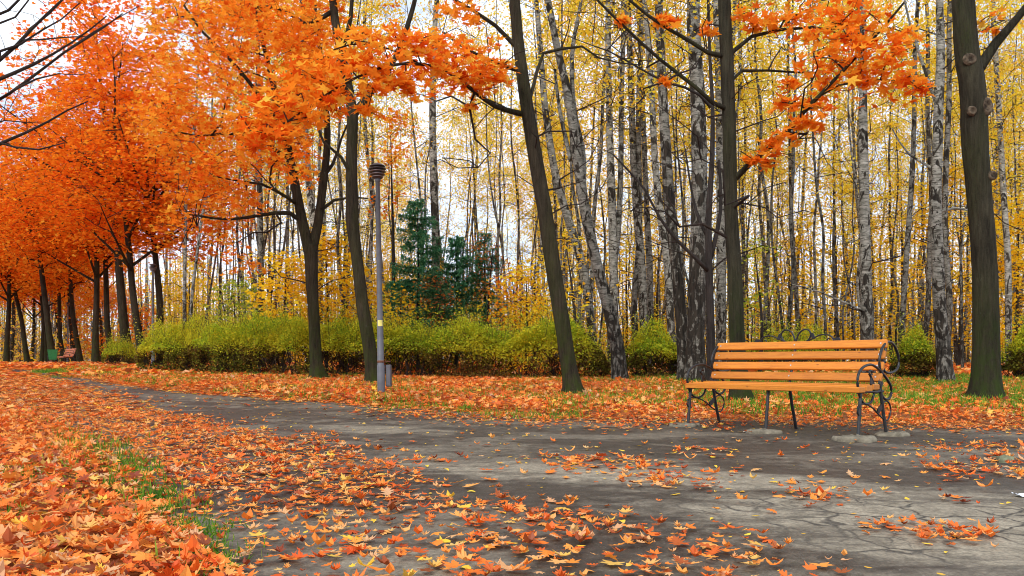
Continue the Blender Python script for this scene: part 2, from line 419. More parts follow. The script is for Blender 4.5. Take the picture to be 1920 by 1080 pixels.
def asphalt_mat():
    m, nt, out = mat('worn_damp_asphalt')
    v = coords(nt)
    rotm = nt.nodes.new('ShaderNodeMapping'); rotm.inputs['Rotation'].default_value = (0, 0, R(-38)); rotm.inputs['Scale'].default_value = (.6, 1.15, 1)
    nt.links.new(v, rotm.inputs['Vector'])
    big = noise(nt, rotm.outputs[0], .85, 5, .55, .9)
    fine = noise(nt, v, 60, 4, .7); mid = noise(nt, v, 7, 5, .65, .5)
    dark = ramp(nt, mid, [(.3, (.032, .025, .019)), (.7, (.076, .060, .046))])
    dry = ramp(nt, mid, [(.25, (.15, .124, .088)), (.6, (.32, .272, .20)), (.8, (.42, .365, .272))])
    damp = mrange(nt, math_(nt, 'ADD', big, math_(nt, 'MULTIPLY', math_(nt, 'SUBTRACT', mid, .5), .22)), .47, .585)
    # the pale worn area that breaks up near the front edge of the view
    def blob(cx, cy, rx, ry, ang):
        mp = nt.nodes.new('ShaderNodeMapping'); mp.vector_type = 'TEXTURE'
        mp.inputs['Location'].default_value = (cx, cy, 0); mp.inputs['Rotation'].default_value = (0, 0, R(ang)); mp.inputs['Scale'].default_value = (rx, ry, 50)
        nt.links.new(v, mp.inputs['Vector'])
        ln = nt.nodes.new('ShaderNodeVectorMath'); ln.operation = 'LENGTH'; nt.links.new(mp.outputs[0], ln.inputs[0])
        return mrange(nt, math_(nt, 'ADD', ln.outputs['Value'], math_(nt, 'MULTIPLY', math_(nt, 'SUBTRACT', noise(nt, rotm.outputs[0], 3.0, 7, .68, .6), .5), 2.4)), .5, 1.1, 1, 0)
    b1 = blob(2.1, 3.5, 1.6, .85, -20); b2 = blob(.9, 5.0, 2.3, .5, -24); b3 = blob(4.2, 6.0, 1.8, .3, -45); b4 = blob(-1.5, 8.4, 1.1, .4, -30)
    b5 = blob(-.4, 2.9, .5, .3, -20)
    w = math_(nt, 'MAXIMUM', math_(nt, 'MAXIMUM', b1, b2), math_(nt, 'MAXIMUM', math_(nt, 'MAXIMUM', math_(nt, 'MULTIPLY', b3, .7), math_(nt, 'MULTIPLY', b5, .8)), math_(nt, 'MULTIPLY', b4, .75)))
    dryf = math_(nt, 'MAXIMUM', w, math_(nt, 'MULTIPLY', damp, .42))
    col = mixc(nt, dryf, dark, dry)
    soil = blob(3.1, 8.2, 3.2, .95, -42)
    col = mixc(nt, math_(nt, 'MULTIPLY', soil, .8), col, ramp(nt, mid, [(.3, (.022, .016, .012)), (.7, (.065, .048, .035))]))
    # alligator cracks inside the pale area
    wob = nt.nodes.new('ShaderNodeVectorMath'); wob.operation = 'ADD'
    nz = N(nt, 'ShaderNodeTexNoise', Scale=4.0, Detail=3.0); nt.links.new(v, nz.inputs['Vector'])
    sc = nt.nodes.new('ShaderNodeVectorMath'); sc.operation = 'SCALE'; sc.inputs['Scale'].default_value = .22
    nt.links.new(nz.outputs['Color'], sc.inputs[0]); nt.links.new(v, wob.inputs[0]); nt.links.new(sc.outputs[0], wob.inputs[1])
    vo = N(nt, 'ShaderNodeTexVoronoi', Scale=3.4, feature='DISTANCE_TO_EDGE'); nt.links.new(wob.outputs[0], vo.inputs['Vector'])
    vo2 = N(nt, 'ShaderNodeTexVoronoi', Scale=7.5, feature='DISTANCE_TO_EDGE'); nt.links.new(wob.outputs[0], vo2.inputs['Vector'])
    crk = math_(nt, 'MAXIMUM', mrange(nt, vo.outputs['Distance'], .010, .05, 1, 0), math_(nt, 'MULTIPLY', mrange(nt, vo2.outputs['Distance'], .01, .06, .8, 0), mrange(nt, noise(nt, v, 2.3, 2), .5, .6)))
    msk = math_(nt, 'MULTIPLY', b1, mrange(nt, noise(nt, v, 1.3, 2), .36, .48))
    crk = math_(nt, 'MULTIPLY', crk, msk)
    col = mixc(nt, math_(nt, 'MULTIPLY', crk, .9), col, (.05, .042, .034))
    grit = math_(nt, 'MULTIPLY', mrange(nt, fine, .3, .7, .62, 1.32), mrange(nt, noise(nt, v, 22, 5, .75), .3, .7, .75, 1.2))
    agg = N(nt, 'ShaderNodeTexVoronoi', Scale=70.0); nt.links.new(v, agg.inputs['Vector'])
    stones = math_(nt, 'MULTIPLY', mrange(nt, agg.outputs['Distance'], .18, .32, 1, 0), mrange(nt, noise(nt, v, 31, 2), .5, .6))
    col = mixc(nt, math_(nt, 'MULTIPLY', stones, .5), col, (.26, .24, .21))
    hs = nt.nodes.new('ShaderNodeHueSaturation'); nt.links.new(grit, hs.inputs['Value']); nt.links.new(col, hs.inputs['Color'])
    hgt = math_(nt, 'SUBTRACT', math_(nt, 'ADD', math_(nt, 'MULTIPLY', fine, .5), math_(nt, 'MULTIPLY', mid, .5)), math_(nt, 'MULTIPLY', crk, .8))
    rg = mrange(nt, dryf, 0, 1, .55, .85)
    bsdf(nt, out, hs.outputs[0], rg, .3, bump=hgt, bstr=.5, bdist=.012); return m

M['ground'] = ground_mat(); M['asphalt'] = asphalt_mat()

# ------------------------------------------------------------------ tags
def tag(o, label=None, cat=None, group=None, kind=None):
    if label: o['label'] = label
    if cat: o['category'] = cat
    if group: o['group'] = group
    if kind: o['kind'] = kind
    return o

def empty(name, loc, label, cat, group=None, rot=(0, 0, 0)):
    o = bpy.data.objects.new(name, None); o.empty_display_size = .3
    COL.objects.link(o); o.location = loc; o.rotation_euler = rot
    return tag(o, label, cat, group)

def copy_tree(src, loc, rot=(0, 0, 0), scale=1.0, label=None, cat=None, group=None, name=None):
    def rec(o, par):
        c = o.copy(); COL.objects.link(c)
        if par is not None: c.parent = par
        for ch in list(o.children): rec(ch, c)
        return c
    c = rec(src, None)
    c.location = loc; c.rotation_euler = rot; c.scale = (scale,) * 3
    return tag(c, label, cat, group)

def move(o, loc, rot=(0, 0, 0), scale=1.0, label=None, cat=None, group=None):
    o.location = loc; o.rotation_euler = rot; o.scale = (scale,) * 3
    return tag(o, label, cat, group)

# ------------------------------------------------------------------ ground + path
def grid_mesh(name, xs, ys, material, zf):
    X, Y = np.meshgrid(xs, ys); Z = zf(X, Y)
    n, m = X.shape; i = np.arange(n - 1)[:, None] * m; j = np.arange(m - 1)[None]
    mb = MB(); mb.add(np.stack([X, Y, Z], -1).reshape(-1, 3), np.stack([i + j, i + j + 1, i + m + j + 1, i + m + j], -1).reshape(-1, 4), 0, True)
    return mb.obj(name, material)

def gzg(x, y):
    dl, dr = edges(x, y)
    return gz(x, y, dl, dr) - .05 * sst(.15, .6, np.minimum(dl, dr))
ys = np.r_[np.arange(-8, 24, .16), np.geomspace(24, 420, 70)]
xs = np.r_[-np.geomspace(300, 16, 60), np.arange(-15.8, 14, .16), np.geomspace(14, 300, 60)]
tag(grid_mesh('ground', xs, ys, M['ground'], gzg), 'brown woodland floor under fallen leaves and grass', 'ground', kind='structure')

NP, NT = 420, 34
A_, B_ = resample(LEFT_E, NP), resample(RIGHT_E, NP)
tt = np.linspace(0, 1, NT)
wig = (fbm(np.arange(NP) * .25, np.zeros(NP), 3) - .5) * .5
A_[:, 0] -= .05; B_[:, 0] += wig
XY = A_[:, None] * (1 - tt)[None, :, None] + B_[:, None] * tt[None, :, None]
dl, dr = edges(XY[..., 0], XY[..., 1])
Zp = gz(XY[..., 0], XY[..., 1], dl, dr) + .006 + .02 * (fbm(XY[..., 0] * .7, XY[..., 1] * .7, 9) - .5)
i = np.arange(NP - 1)[:, None] * NT; j = np.arange(NT - 1)[None]
mb = MB(); mb.add(np.dstack([XY, Zp]).reshape(-1, 3), np.stack([i + j, i + j + 1, i + NT + j + 1, i + NT + j], -1).reshape(-1, 4)[:, ::-1], 0, True)
path = mb.obj('path', M['asphalt'])
path.data.flip_normals() if path.data.polygons[0].normal.z < 0 else None
tag(path, 'grey worn asphalt park path curving away to the left', 'path', kind='structure')

# ------------------------------------------------------------------ fallen leaves
def inframe(x, y, pad=1.6):
    return (np.abs(x) < y * .64 + pad + .5)

def scatter(n, x0, x1, y0, y1, dens, dmax):
    """rejection sampling of a density field (leaves per square metre)"""
    k = int((x1 - x0) * (y1 - y0) * dmax)
    x = rng.uniform(x0, x1, k); y = rng.uniform(y0, y1, k)
    m = inframe(x, y); x, y = x[m], y[m]
    dl, dr = edges(x, y)
    keep = rng.random(len(x)) * dmax < dens(x, y, dl, dr)
    x, y, dl, dr = x[keep], y[keep], dl[keep], dr[keep]
    return x, y, dl, dr, gz(x, y, dl, dr)

COVER = resample([np.array([-.5, -3.0]), np.array([.4, 1.2])] + [hit(*p) for p in ((1280, 1080), (1080, 1015), (900, 980), (735, 915), (625, 862), (470, 822), (333, 800), (260, 780), (185, 745), (125, 727), (30, 700))], 60)
DRIFTS = [(hit(px, py), r, a) for px, py, r, a in ((1115, 872, .45, 150), (1060, 868, .3, 110), (1275, 903, .36, 130), (1215, 868, .25, 90), (1545, 925, .23, 170), (1530, 940, .2, 150), (1720, 1000, .22, 220), (1770, 1003, .18, 180),
    (1790, 942, .15, 120), (1890, 880, .5, 170), (1800, 890, .3, 70), (1320, 850, .35, 70), (1420, 900, .25, 45), (1130, 985, .3, 70), (960, 985, .4, 90), (1330, 1050, .3, 60), (1040, 1040, .35, 60), (1720, 900, .25, 40), (1900, 850, .6, 150))]
def leaf_density(x, y, dl, dr):
    n = fbm(x * .9, y * .9, 21); n2 = fbm(x * 2.3, y * 2.3, 27)
    w = np.maximum(dl + dr, .5); u = dl / w
    # left bank: deep
    d = np.where(dl < 0, 400 + 200 * (n2 - .5) + 250 * sst(4.5, 2.5, y), 0.0)
    inside = (dl >= 0) & (dr >= 0)
    dc = sdist(COVER, x, y)
    cover = sst(.40, -.35, dc - .28 + 1.2 * (n2 - .5) + .5 * (n - .5))
    drift = sst(.60, .74, n2) * 10
    for c, r, a in DRIFTS: drift = drift + a * np.exp(-(((x - c[0]) ** 2 + (y - c[1]) ** 2) / r ** 2) ** 1.6) * (.3 + 1.1 * sst(.35, .55, vnoise(x * 7, y * 7, 33)))
    right = sst(1.5, .1, dr * (1 + 2.2 * sst(10, 14, y)) + 1.3 * (n - .5)) * 95
    far = sst(29, 35, y) * 80 * sst(.55, .9, np.abs(u - .62) * 2 + .35 * (n - .5) + sst(28, 36, y))
    din = cover * (250 + 380 * (n2 - .47)) * (.5 + .5 * sst(3.0, 5.0, y)) + drift + right * 1.6 + far * 1.5 + 4.5 + 10 * sst(.5, .75, n)
    d = np.where(inside, np.maximum(din, 0), d)
    # right verge; thinner on the soil round the bench and where grass shows
    v = 300 + 220 * (n2 - .5)
    grassy = sst(1.0, 4.5, x) * sst(9.0, 11.5, y) * .5 + .22 * sst(.55, .7, n)
    v = v * (1 - grassy)
    d = np.where(dr < 0, np.maximum(v, 4), d)
    return d

MA, MS, OK, OV = fan(MAPLE), fan(MAPLE_S), fan(OAK), fan(OVAL)
litter = MB()
def lay(x, y, z, dl, dr, templates, probs, size, mat_i=0):
    n = len(x); pick = rng.choice(len(templates), n, p=probs)
    deep = (dl < 0) | (dr < -.3)
    lift = np.where(deep, rng.random(n) ** 1.5 * .055, rng.random(n) ** 2 * .02) + .010
    tl = np.abs(rng.normal(0, 1, n)) * np.where(deep, .38, .13)
    tl = np.clip(tl, 0, 1.3)
    s = size * np.exp(rng.normal(-.05, .36, n)).clip(.35, 1.75)
    pos = np.stack([x, y, z + lift + s * np.sin(tl) * .45], 1)
    for k, t in enumerate(templates):
        m = pick == k
        place_leaves(litter, t, pos[m], rng.uniform(0, 6.283, m.sum()), tl[m] * rng.choice([1, 1, 1, -1], m.sum()), rng.uniform(0, 6.283, m.sum()), s[m], mat_i)
# near: true maple and oak outlines, in several states of curl
TORN = fan([(.05, -.4), (.5, -.35), (.62, .05), (.42, .22), (.78, .5), (.3, .45), (.12, .8), (-.1, .42), (-.28, .5), (-.2, .1), (-.4, -.1), (-.18, -.3)])
LONG = fan([(x * .72, y * 1.12) for x, y in OAK])
near_t = [bend(TORN, .3, .3, .3), bend(TORN, -.35, .4), bend(LONG, .5, .3, .5), bend(LONG, .15, .15), bend(MA, .6, .55, .3), bend(OV, .9, .6), bend(MA, .12, .12), bend(MA, .35, .25, .2), bend(MA, -.25, -.15, .1), bend(OK, .15, .2), bend(OK, .4, .35, .2), bend(OK, -.2, -.1), bend(MA, .55, .5), bend(OK, .65, .6, -.3)]
near_p = [.08, .06, .07, .09, .05, .07, .14, .10, .08, .09, .05, .05, .04, .03]
x, y, dl, dr, z = scatter(0, -8, 9.5, .7, 10.5, lambda x, y, dl, dr: leaf_density(x, y, dl, dr) * 1.6, 1150)
lay(x, y, z, dl, dr, near_t, near_p, .0365)
x, y, dl, dr, z = scatter(0, -15, 15, 10.5, 23, leaf_density, 520)
mid_t = [bend(MS, .15, .15), bend(MS, .45, .3, .2), bend(MS, -.3, -.2), bend(OK, .3, .3)]
lay(x, y, z, dl, dr, mid_t, [.35, .25, .15, .25], .056)
KITE = (np.array([[0, -.9, 0], [.62, 0, .15], [0, 1, 0], [-.62, 0, .15]]), np.array([[0, 1, 2], [0, 2, 3]]))
x, y, dl, dr, z = scatter(0, -36, 22, 23, 60, lambda x, y, dl, dr: leaf_density(x, y, dl, dr) * .6, 320)
lay(x, y, z, dl, dr, [KITE], [1.0], .095)
# small oval yellow leaves among the others
x, y, dl, dr, z = scatter(0, -8, 9, 1.5, 14, lambda x, y, dl, dr: np.where((dl > 0) & (dr > 0), 9.0, 14.0), 14)
lay(x, y, z, dl, dr, [bend(OV, .2, .25), bend(OV, -.3, .1)], [.6, .4], .022, 1)
tag(litter.obj('fallen_leaves', [M['litter'], M['leaf_small']]), 'orange and yellow fallen leaves covering the ground and drifting over the path', 'fallen leaves', kind='stuff')

# ------------------------------------------------------------------ grass
BL = (np.array([[-.06, 0, 0], [.06, 0, 0], [.035, .1, .55], [0, .35, 1.0], [-.04, .08, .5]]), np.array([[0, 1, 2], [0, 2, 4], [4, 2, 3]]))
def grass_density(x, y, dl, dr):
    n = fbm(x * 1.1, y * 1.1, 41); n2 = fbm(x * 3.1, y * 3.1, 44)
    edge = sst(.35, .05, np.abs(-dl - .12 + .25 * (n - .5))) * sst(.5, .6, n2) * 300 * (y < 12) * sst(2.2, 4.5, y)
    d = edge
    v = sst(.47, .6, n) * 240 * (dr < -.15) + sst(1.2, 4.5, x) * sst(9.5, 11.5, y) * 380 * (dr < -.2) * sst(.35, .55, n2)
    rim = sst(.3, .05, np.abs(-dr - .2)) * sst(.5, .6, n2) * 420 * (x > -4) * (x < 1.0)
    hed = sst(1.6, .3, np.abs(y - (22.0 + .12 * np.maximum(-x, 0)))) * 240 * (y > 15) * sst(.4, .55, n)
    bk = 45 * (dl < -.2) * sst(.56, .66, n)
    return d + np.maximum(v, rim) + hed * (x > -14) + bk
x, y, dl, dr, z = scatter(0, -14, 13, 1.2, 26, grass_density, 900)
g = MB(); n = len(x)
place_leaves(g, BL, np.stack([x, y, z], 1), rng.uniform(0, 6.283, n), rng.normal(0, .35, n), rng.uniform(0, 6.283, n), rng.uniform(.035, .09, n) * (1 + .7 * (dr < -.2) + .3 * sst(.2, .0, np.abs(dl + .1))))
for px, py, c, r in ((150, 830, 110, .16), (178, 842, 160, .16), (215, 875, 150, .10), (245, 893, 130, .09), (255, 920, 70, .07), (325, 962, 130, .07), (345, 992, 120, .06), (382, 1012, 150, .06), (378, 1040, 110, .05), (400, 1065, 170, .06), (8, 968, 60, .05), (35, 900, 60, .08), (120, 880, 60, .08), (165, 850, 130, .12), (195, 862, 120, .10), (232, 885, 120, .09), (290, 940, 110, .07), (310, 955, 110, .07), (365, 1005, 110, .06),
    (735, 768, 60, .2), (790, 765, 50, .25), (845, 770, 90, .22), (890, 775, 110, .22), (935, 780, 120, .2), (985, 783, 130, .2), (1030, 783, 120, .2), (1075, 778, 80, .15), (700, 757, 40, .2)):
    q = base(px, py); x = q[0] + rng.normal(0, r, c); y = q[1] + rng.normal(0, r * 1.6, c)
    place_leaves(g, BL, np.stack([x, y, gz(x, y) + .015], 1), rng.uniform(0, 6.283, c), rng.normal(0, .55, c), rng.uniform(0, 6.283, c), rng.uniform(.03, .07, c) * (.85 if q[1] < 4 else 1.3))
# the turf bank on the far left, beside the row of trunks
k = 16000; x = rng.uniform(-16.5, -7.0, k); y = rng.uniform(26.5, 31, k); m = fbm(x * .6, y * .6, 50) > .42; x, y = x[m], y[m]
place_leaves(g, BL, np.stack([x, y, gz(x, y)], 1), rng.uniform(0, 6.283, len(x)), rng.normal(0, .35, len(x)), rng.uniform(0, 6.283, len(x)), rng.uniform(.08, .18, len(x)))
tag(g.obj('grass', M['grass']), 'short green grass showing through the leaves', 'grass', kind='stuff')

# ------------------------------------------------------------------ park bench (local x along the seat, y to the back, z up)
def smooth_curve(P, n=40): return resample([np.array(p, float) for p in P], n)

BL_, BD_ = 1.85, .60
def ip(px, py): return ((px - 1605) / 104.0, (822 - py) / 196.0)      # side view of an end frame, metres (depth, height)

def end_frame(x):
    c = []
    ear = [(1657, 702), (1653, 690), (1652, 671), (1659, 650), (1672, 639), (1686, 645), (1696, 664), (1697, 683), (1689, 694), (1674, 698), (1663, 694), (1659, 684), (1661, 675), (1665, 678)]
    arm = [(1606, 737), (1604, 722), (1607, 706), (1617, 695), (1632, 691), (1645, 696), (1656, 705), (1668, 717), (1678, 732), (1679, 748), (1670, 757), (1659, 751), (1653, 736), (1652, 722), (1656, 711)]
    low = [(1606, 737), (1610, 752), (1620, 762), (1632, 760), (1639, 747), (1639, 728), (1633, 714), (1629, 707), (1631, 702), (1635, 704), (1634, 710)]
    brace = [(1612, 783), (1605, 780), (1604, 769), (1610, 763), (1622, 763), (1638, 772), (1652, 786), (1664, 795), (1672, 795), (1678, 778), (1674, 764), (1666, 760), (1656, 767), (1650, 777)]
    m = MB()
    for pts, r in ((ear, .0125), (arm, .0125), (low, .011), (brace, .008)):
        q = smooth_curve([(x, *ip(p[0], p[1] + (9 if pts is ear else 0))) for p in pts], 60)
        m.tube(q, r, 8)
    leafV = lambda a, b, w: np.array([[x - .004, *a], [x - .004, (a[0] + b[0]) / 2 - w, (a[1] + b[1]) / 2], [x - .004, *b], [x - .004, (a[0] + b[0]) / 2 + w, (a[1] + b[1]) / 2]])
    for a, b, w in ((ip(1656, 764), ip(1648, 784), .05), (ip(1655, 736), ip(1654, 716), .045), (ip(1638, 738), ip(1632, 714), .04)):
        V = leafV(a, b, w); V2 = V + np.array([.012, 0, 0])
        m.add(np.vstack([V, V2]), [[0, 1, 2, 3], [7, 6, 5, 4], [0, 4, 5, 1], [1, 5, 6, 2], [2, 6, 7, 3], [3, 7, 4, 0]])
    # seat rail and back post of this frame
    m.tube(smooth_curve([(x, *ip(1604, 741)), (x, *ip(1630, 741)), (x, *ip(1660, 741))], 8), .014, 6)
    return m

def build_bench(wood):
    root = empty('park_bench', (0, 0, 0), 'x', 'bench')
    hx = BL_ / 2
    # seat boards
    for k, (yy, zz) in enumerate(((.045, .437), (.195, .447), (.345, .457))):
        mb = MB(); mb.box((0, yy, zz), (BL_ + .06, .138, .054), bev=.006); mb.obj('seat_slat', M[wood], root)
    # backrest boards follow the leaning posts
    lean = math.atan2(.14, .36)
    c, s = math.cos(lean), math.sin(lean)
    rotm = [[1, 0, 0], [0, c, s], [0, -s, c]]
    for k, zz in enumerate((.545, .653, .761, .868)):
        yy = .468 + (zz - .53) * .36
        mb = MB(); mb.box((0, yy, zz), (BL_ + .05, .036, .084), rotm, bev=.007); o = mb.obj('back_slat', M[wood], root)
        for bx in (-hx + .03, 0, hx - .03):
            b = MB(); d = np.array([0, -c, s])
            b.tube([np.array([bx, yy, zz]) + d * .0165, np.array([bx, yy, zz]) + d * .021], .0085, 8)
            b.obj('bolt', M['bolt'], o)
    for x in (-hx + .02, 0, hx - .02):
        end = abs(x) > .1
        xx = x + (.03 if x > .1 else -.03 if x < -.1 else 0)
        if end: end_frame(xx).obj('armrest_scroll', M['iron'], root)
        f = MB(); f.tube([(xx, .055, .43), (xx, .03, .22), (xx, .0, -.015)], .0165, 8); f.obj('leg', M['leg_iron'], root)
        r = MB(); r.tube([(xx, .47, .44), (xx, .53, .22), (xx, BD_ + .01, -.015)], .0165, 8); r.obj('leg', M['leg_iron'], root)
        p = MB(); p.tube(smooth_curve([(xx, .03, .417), (xx, .25, .415), (xx, .44, .415), (xx, .485, .53), (xx, .53, .66), (xx, .615, .905)], 30), .0135, 8); p.obj('post', M['iron'], root)
    # wrought crest in the middle of the top edge
    cr = MB(); y0 = .600; dz_ = -.062
    for sgn in (-1, 1):
        for pts, r in (([(.0, .95), (.012, 1.0), (.045, 1.065), (.10, 1.095), (.15, 1.08), (.165, 1.035), (.14, .985), (.09, .955)], .009),
                       ([(.10, .955), (.19, 1.0), (.28, 1.035), (.36, 1.03), (.405, .995), (.41, .955)], .008),
                       ([(.34, .96), (.345, .985), (.36, 1.0)], .007)):
            cr.tube(smooth_curve([(sgn * a, y0, b + dz_) for a, b in pts], 36), r, 6)
        for a, b, w in (((.155, 1.07), (.215, .99), .022), ((.41, 1.0), (.50, .96), .026)):
            V = np.array([[sgn * a[0], y0 - .005, a[1]], [sgn * ((a[0] + b[0]) / 2 - w * .5), y0 - .005, (a[1] + b[1]) / 2 - w], [sgn * b[0], y0 - .005, b[1]], [sgn * ((a[0] + b[0]) / 2 + w * .5), y0 - .005, (a[1] + b[1]) / 2 + w]]) + [0, 0, dz_]
            cr.add(np.vstack([V, V + [0, .012, 0]]), [[0, 1, 2, 3], [7, 6, 5, 4], [0, 4, 5, 1], [1, 5, 6, 2], [2, 6, 7, 3], [3, 7, 4, 0]])
    cr.obj('crest_scroll', M['iron'], root)
    return root

YAW = R(-48)
c_, s_ = math.cos(YAW), math.sin(YAW)
bench_o = np.array([1.92, 8.70])
bl = lambda u, v: bench_o + np.array([c_, s_]) * (u + BL_ / 2) + np.array([-s_, c_]) * v      # bench-local to world
bc = bl(0, 0)
zb = float(gz(*bl(0, 0))) + .02
bench = build_bench('wood')
move(bench, (bc[0], bc[1], zb), (0, 0, YAW), 1, 'orange varnished slatted bench with black scrolled iron armrests, standing at the path edge', 'bench')

# slabs under the legs
def slab(u, v, rx, ry, h, label, material='stone', cat='stone', name='paving_stone', rough=.12):
    p = bl(u, v); k = 26; a = np.linspace(0, 2 * np.pi, k, endpoint=False)
    rr = 1 + rough * rng.normal(0, 1, k)
    mb = MB()
    rings = [(1.02, -.05), (1.04, h * .55), (.97, h * .92), (.7, h), (.35, h + .004), (0.02, h + .004)]
    V = np.array([[rx * f * q * math.cos(t), ry * f * q * math.sin(t), z + (.006 * rng.normal() if z > 0 else 0)] for f, z in rings for t, q in zip(a, rr)])
    n = len(rings); i = np.arange(n - 1)[:, None] * k; j = np.arange(k)[None]; jj = (j + 1) % k
    mb.add(V, np.stack([i + j, i + jj, i + k + jj, i + k + j], -1).reshape(-1, 4), 0, True)
    o = mb.obj(name, M[material], None, (p[0], p[1], float(gz(*p))))
    o.rotation_euler = (0, 0, R(rng.uniform(-20, 20)))
    return tag(o, label, cat)
hx = BL_ / 2
slab(-hx - .04, -.02, .15, .11, .034, 'small pale stone slab under the bench leg farthest from the camera')
slab(.0, -.03, .16, .13, .038, 'pale stone slab under the middle front leg of the bench')
slab(hx + .02, -.06, .19, .16, .045, 'large pale stone slab under the near front leg of the bench')
slab(hx + .06, .64, .16, .13, .036, 'grey stone slab half covered by leaves behind the near bench end')

def stone_at(px, py, rx, ry, h, label, material='rock', cat='stone', name='rock'):
    p = base(px, py); o = slab(0, 0, rx, ry, h, label, material, cat, name, .2); o.location = (p[0], p[1], p[2]); return o
stone_at(1886, 868, .065, .055, .045, 'mossy stone among leaves near the right edge of the path')
stone_at(1730, 712, .35, .25, .05, 'flat pale concrete slab lying in the grass by the shrub', 'stone', 'slab', 'concrete_slab')

def scrap(px, py, s, label):
    p = base(px, py); mb = MB()
    V = rng.uniform(-1, 1, (5, 5, 3)) * .12
    gx, gy = np.meshgrid(np.linspace(-1, 1, 5), np.linspace(-1, 1, 5))
    V = np.stack([gx, gy, .35 * np.abs(gx) + .2], -1) + V
    i = np.arange(4)[:, None] * 5; j = np.arange(4)[None]
    top = V.reshape(-1, 3) * s; bot = top - [0, 0, .002]
    q = np.stack([i + j, i + j + 1, i + 6 + j, i + 5 + j], -1).reshape(-1, 4)
    mb.add(top, q); mb.add(bot, q[:, ::-1])
    return tag(mb.obj('paper_scrap', M['litter_white'], None, tuple(p)), label, 'litter')
scrap(734, 734, .05, 'crumpled white paper scrap on leaves by the tall lamp post')
scrap(1400, 812, .028, 'small white paper scrap on the soil under the bench')
scrap(1915, 932, .035, 'crumpled white scrap lying on the path at the right edge')

# ------------------------------------------------------------------ street lamps
def build_lamp(h):
    root = empty('street_lamp', (0, 0, 0), 'x', 'street lamp')
    p = MB(); p.lathe2([(.070, -.05), (.070, .55), (.061, .56), (.056, 1.4), (.053, 1.41), (.040, h - .34), (.055, h - .33), (.055, h - .27), (.0, h - .27)], 16)
    p.obj('pole', M['pole'], root)
    hd = MB()
    hd.lathe2([(0, h - .28), (.085, h - .28), (.085, h - .06), (0, h - .06)], 18)
    hd.lathe2([(0, h), (.06, h - .005), (.135, h - .045), (.14, h - .06), (.09, h - .062), (0, h - .062)], 24)
    lh = hd.obj('lamp_head', M['lamp_dark'], root)
    for z, r in ((h - .095, .155), (h - .145, .150), (h - .195, .135), (h - .24, .105)):
        d = MB(); d.lathe2([(.086, z + .008), (r, z - .004), (r + .004, z - .012), (r, z - .018), (.086, z - .010)], 24)
        d.obj('louvre', M['lamp_mid'] if z < h - .12 else M['lamp_dark'], lh)
    return root
LH = 4.22
lamp = build_lamp(LH)
b1 = base(715, 742)
sc1 = (742 - 306) / F * b1[1] / LH
move(lamp, tuple(b1), (0, R(-1.0), 0), sc1, 'tall grey lamp post with yellow sticker and grey control box on its foot', 'street lamp', 'lamp posts along the path')
far_lamps = [(287, 487, 684, 'grey lamp post standing at the left end of the hedge'),
             (127, 567, 684, 'grey lamp post among trunks to the right of the green bin'),
             (66, 607, 684, 'thin grey lamp post to the left of the green bin'),
             (36, 625, 685, 'farthest lamp post, short and pale beside the leftmost trunks')]
for px, top, bot, lb in far_lamps:
    hp = bot - top; D = LH * sc1 * F / hp
    X = (px - 960) / F * D
    copy_tree(lamp, (X, D, float(gz(X, D))), (0, R(rng.uniform(-.6, .6)), 0), sc1, lb, 'street lamp', 'lamp posts along the path')
# extras only the near lamp has
stk = MB(); a = np.linspace(-2.2, -.6, 9)
V = np.array([[.0595 * math.cos(t), .0595 * math.sin(t), z] for z in (1.26, 1.37) for t in a])
stk.add(V, [[q, q + 1, q + 10, q + 9] for q in range(8)]); stk.obj('sticker', M['sticker'], lamp)
r_ = MB(); r_.lathe2([(.061, .60), (.066, .605), (.066, .635), (.061, .64)], 16); r_.tube([(.07, .03, .62), (.16, .10, .62)], .010, 6); r_.obj('band', M['rust'], lamp)
cb = MB(); cb.box((.125, .10, .36), (.095, .13, .40), bev=.010); cbx = cb.obj('control_box', M['pole'], lamp)
cd = MB(); cd.box((.125, .030, .36), (.075, .012, .34), bev=.004); cd.obj('door', M['pole'], cbx)

# far green bin and second bench
def at_depth(px, D):
    X = (px - 960) / F * D; return np.array([X, D, float(gz(X, D))])
DB = 41.0
p = at_depth(99, DB)
binr = empty('litter_bin', tuple(p), 'small green litter bin on thin legs at the far bend of the path', 'bin', rot=(0, 0, R(25)))
mb = MB(); V = []
w0, w1, t = .17, .23, .02
for z, w in ((.28, w0), (.78, w1), (.80, w1 + .015), (.80, w1 - t), (.34, w0 - t)): V += [[-w, -w * .8, z], [w, -w * .8, z], [w, w * .8, z], [-w, w * .8, z]]
i = np.arange(4)[:, None] * 4; j = np.arange(4)[None]; k = (j + 1) % 4
mb.add(V, np.vstack([np.stack([i + j, i + k, i + 4 + k, i + 4 + j], -1).reshape(-1, 4), [[3, 2, 1, 0], [16, 17, 18, 19]]])); mb.obj('bin_body', M['greenbin'], binr)
for sx in (-1, 1):
    l = MB(); l.tube([(sx * .21, 0, -.03), (sx * .22, 0, .30), (sx * .255, 0, .60), (sx * .22, 0, .60)], .018, 6); l.obj('leg', M['iron'], binr)
far = build_bench('wood_red')
p = at_depth(111, DB + 1.2)
move(far, tuple(p), (0, 0, R(-46)), .95, 'small distant reddish slatted bench beside the green bin', 'bench')

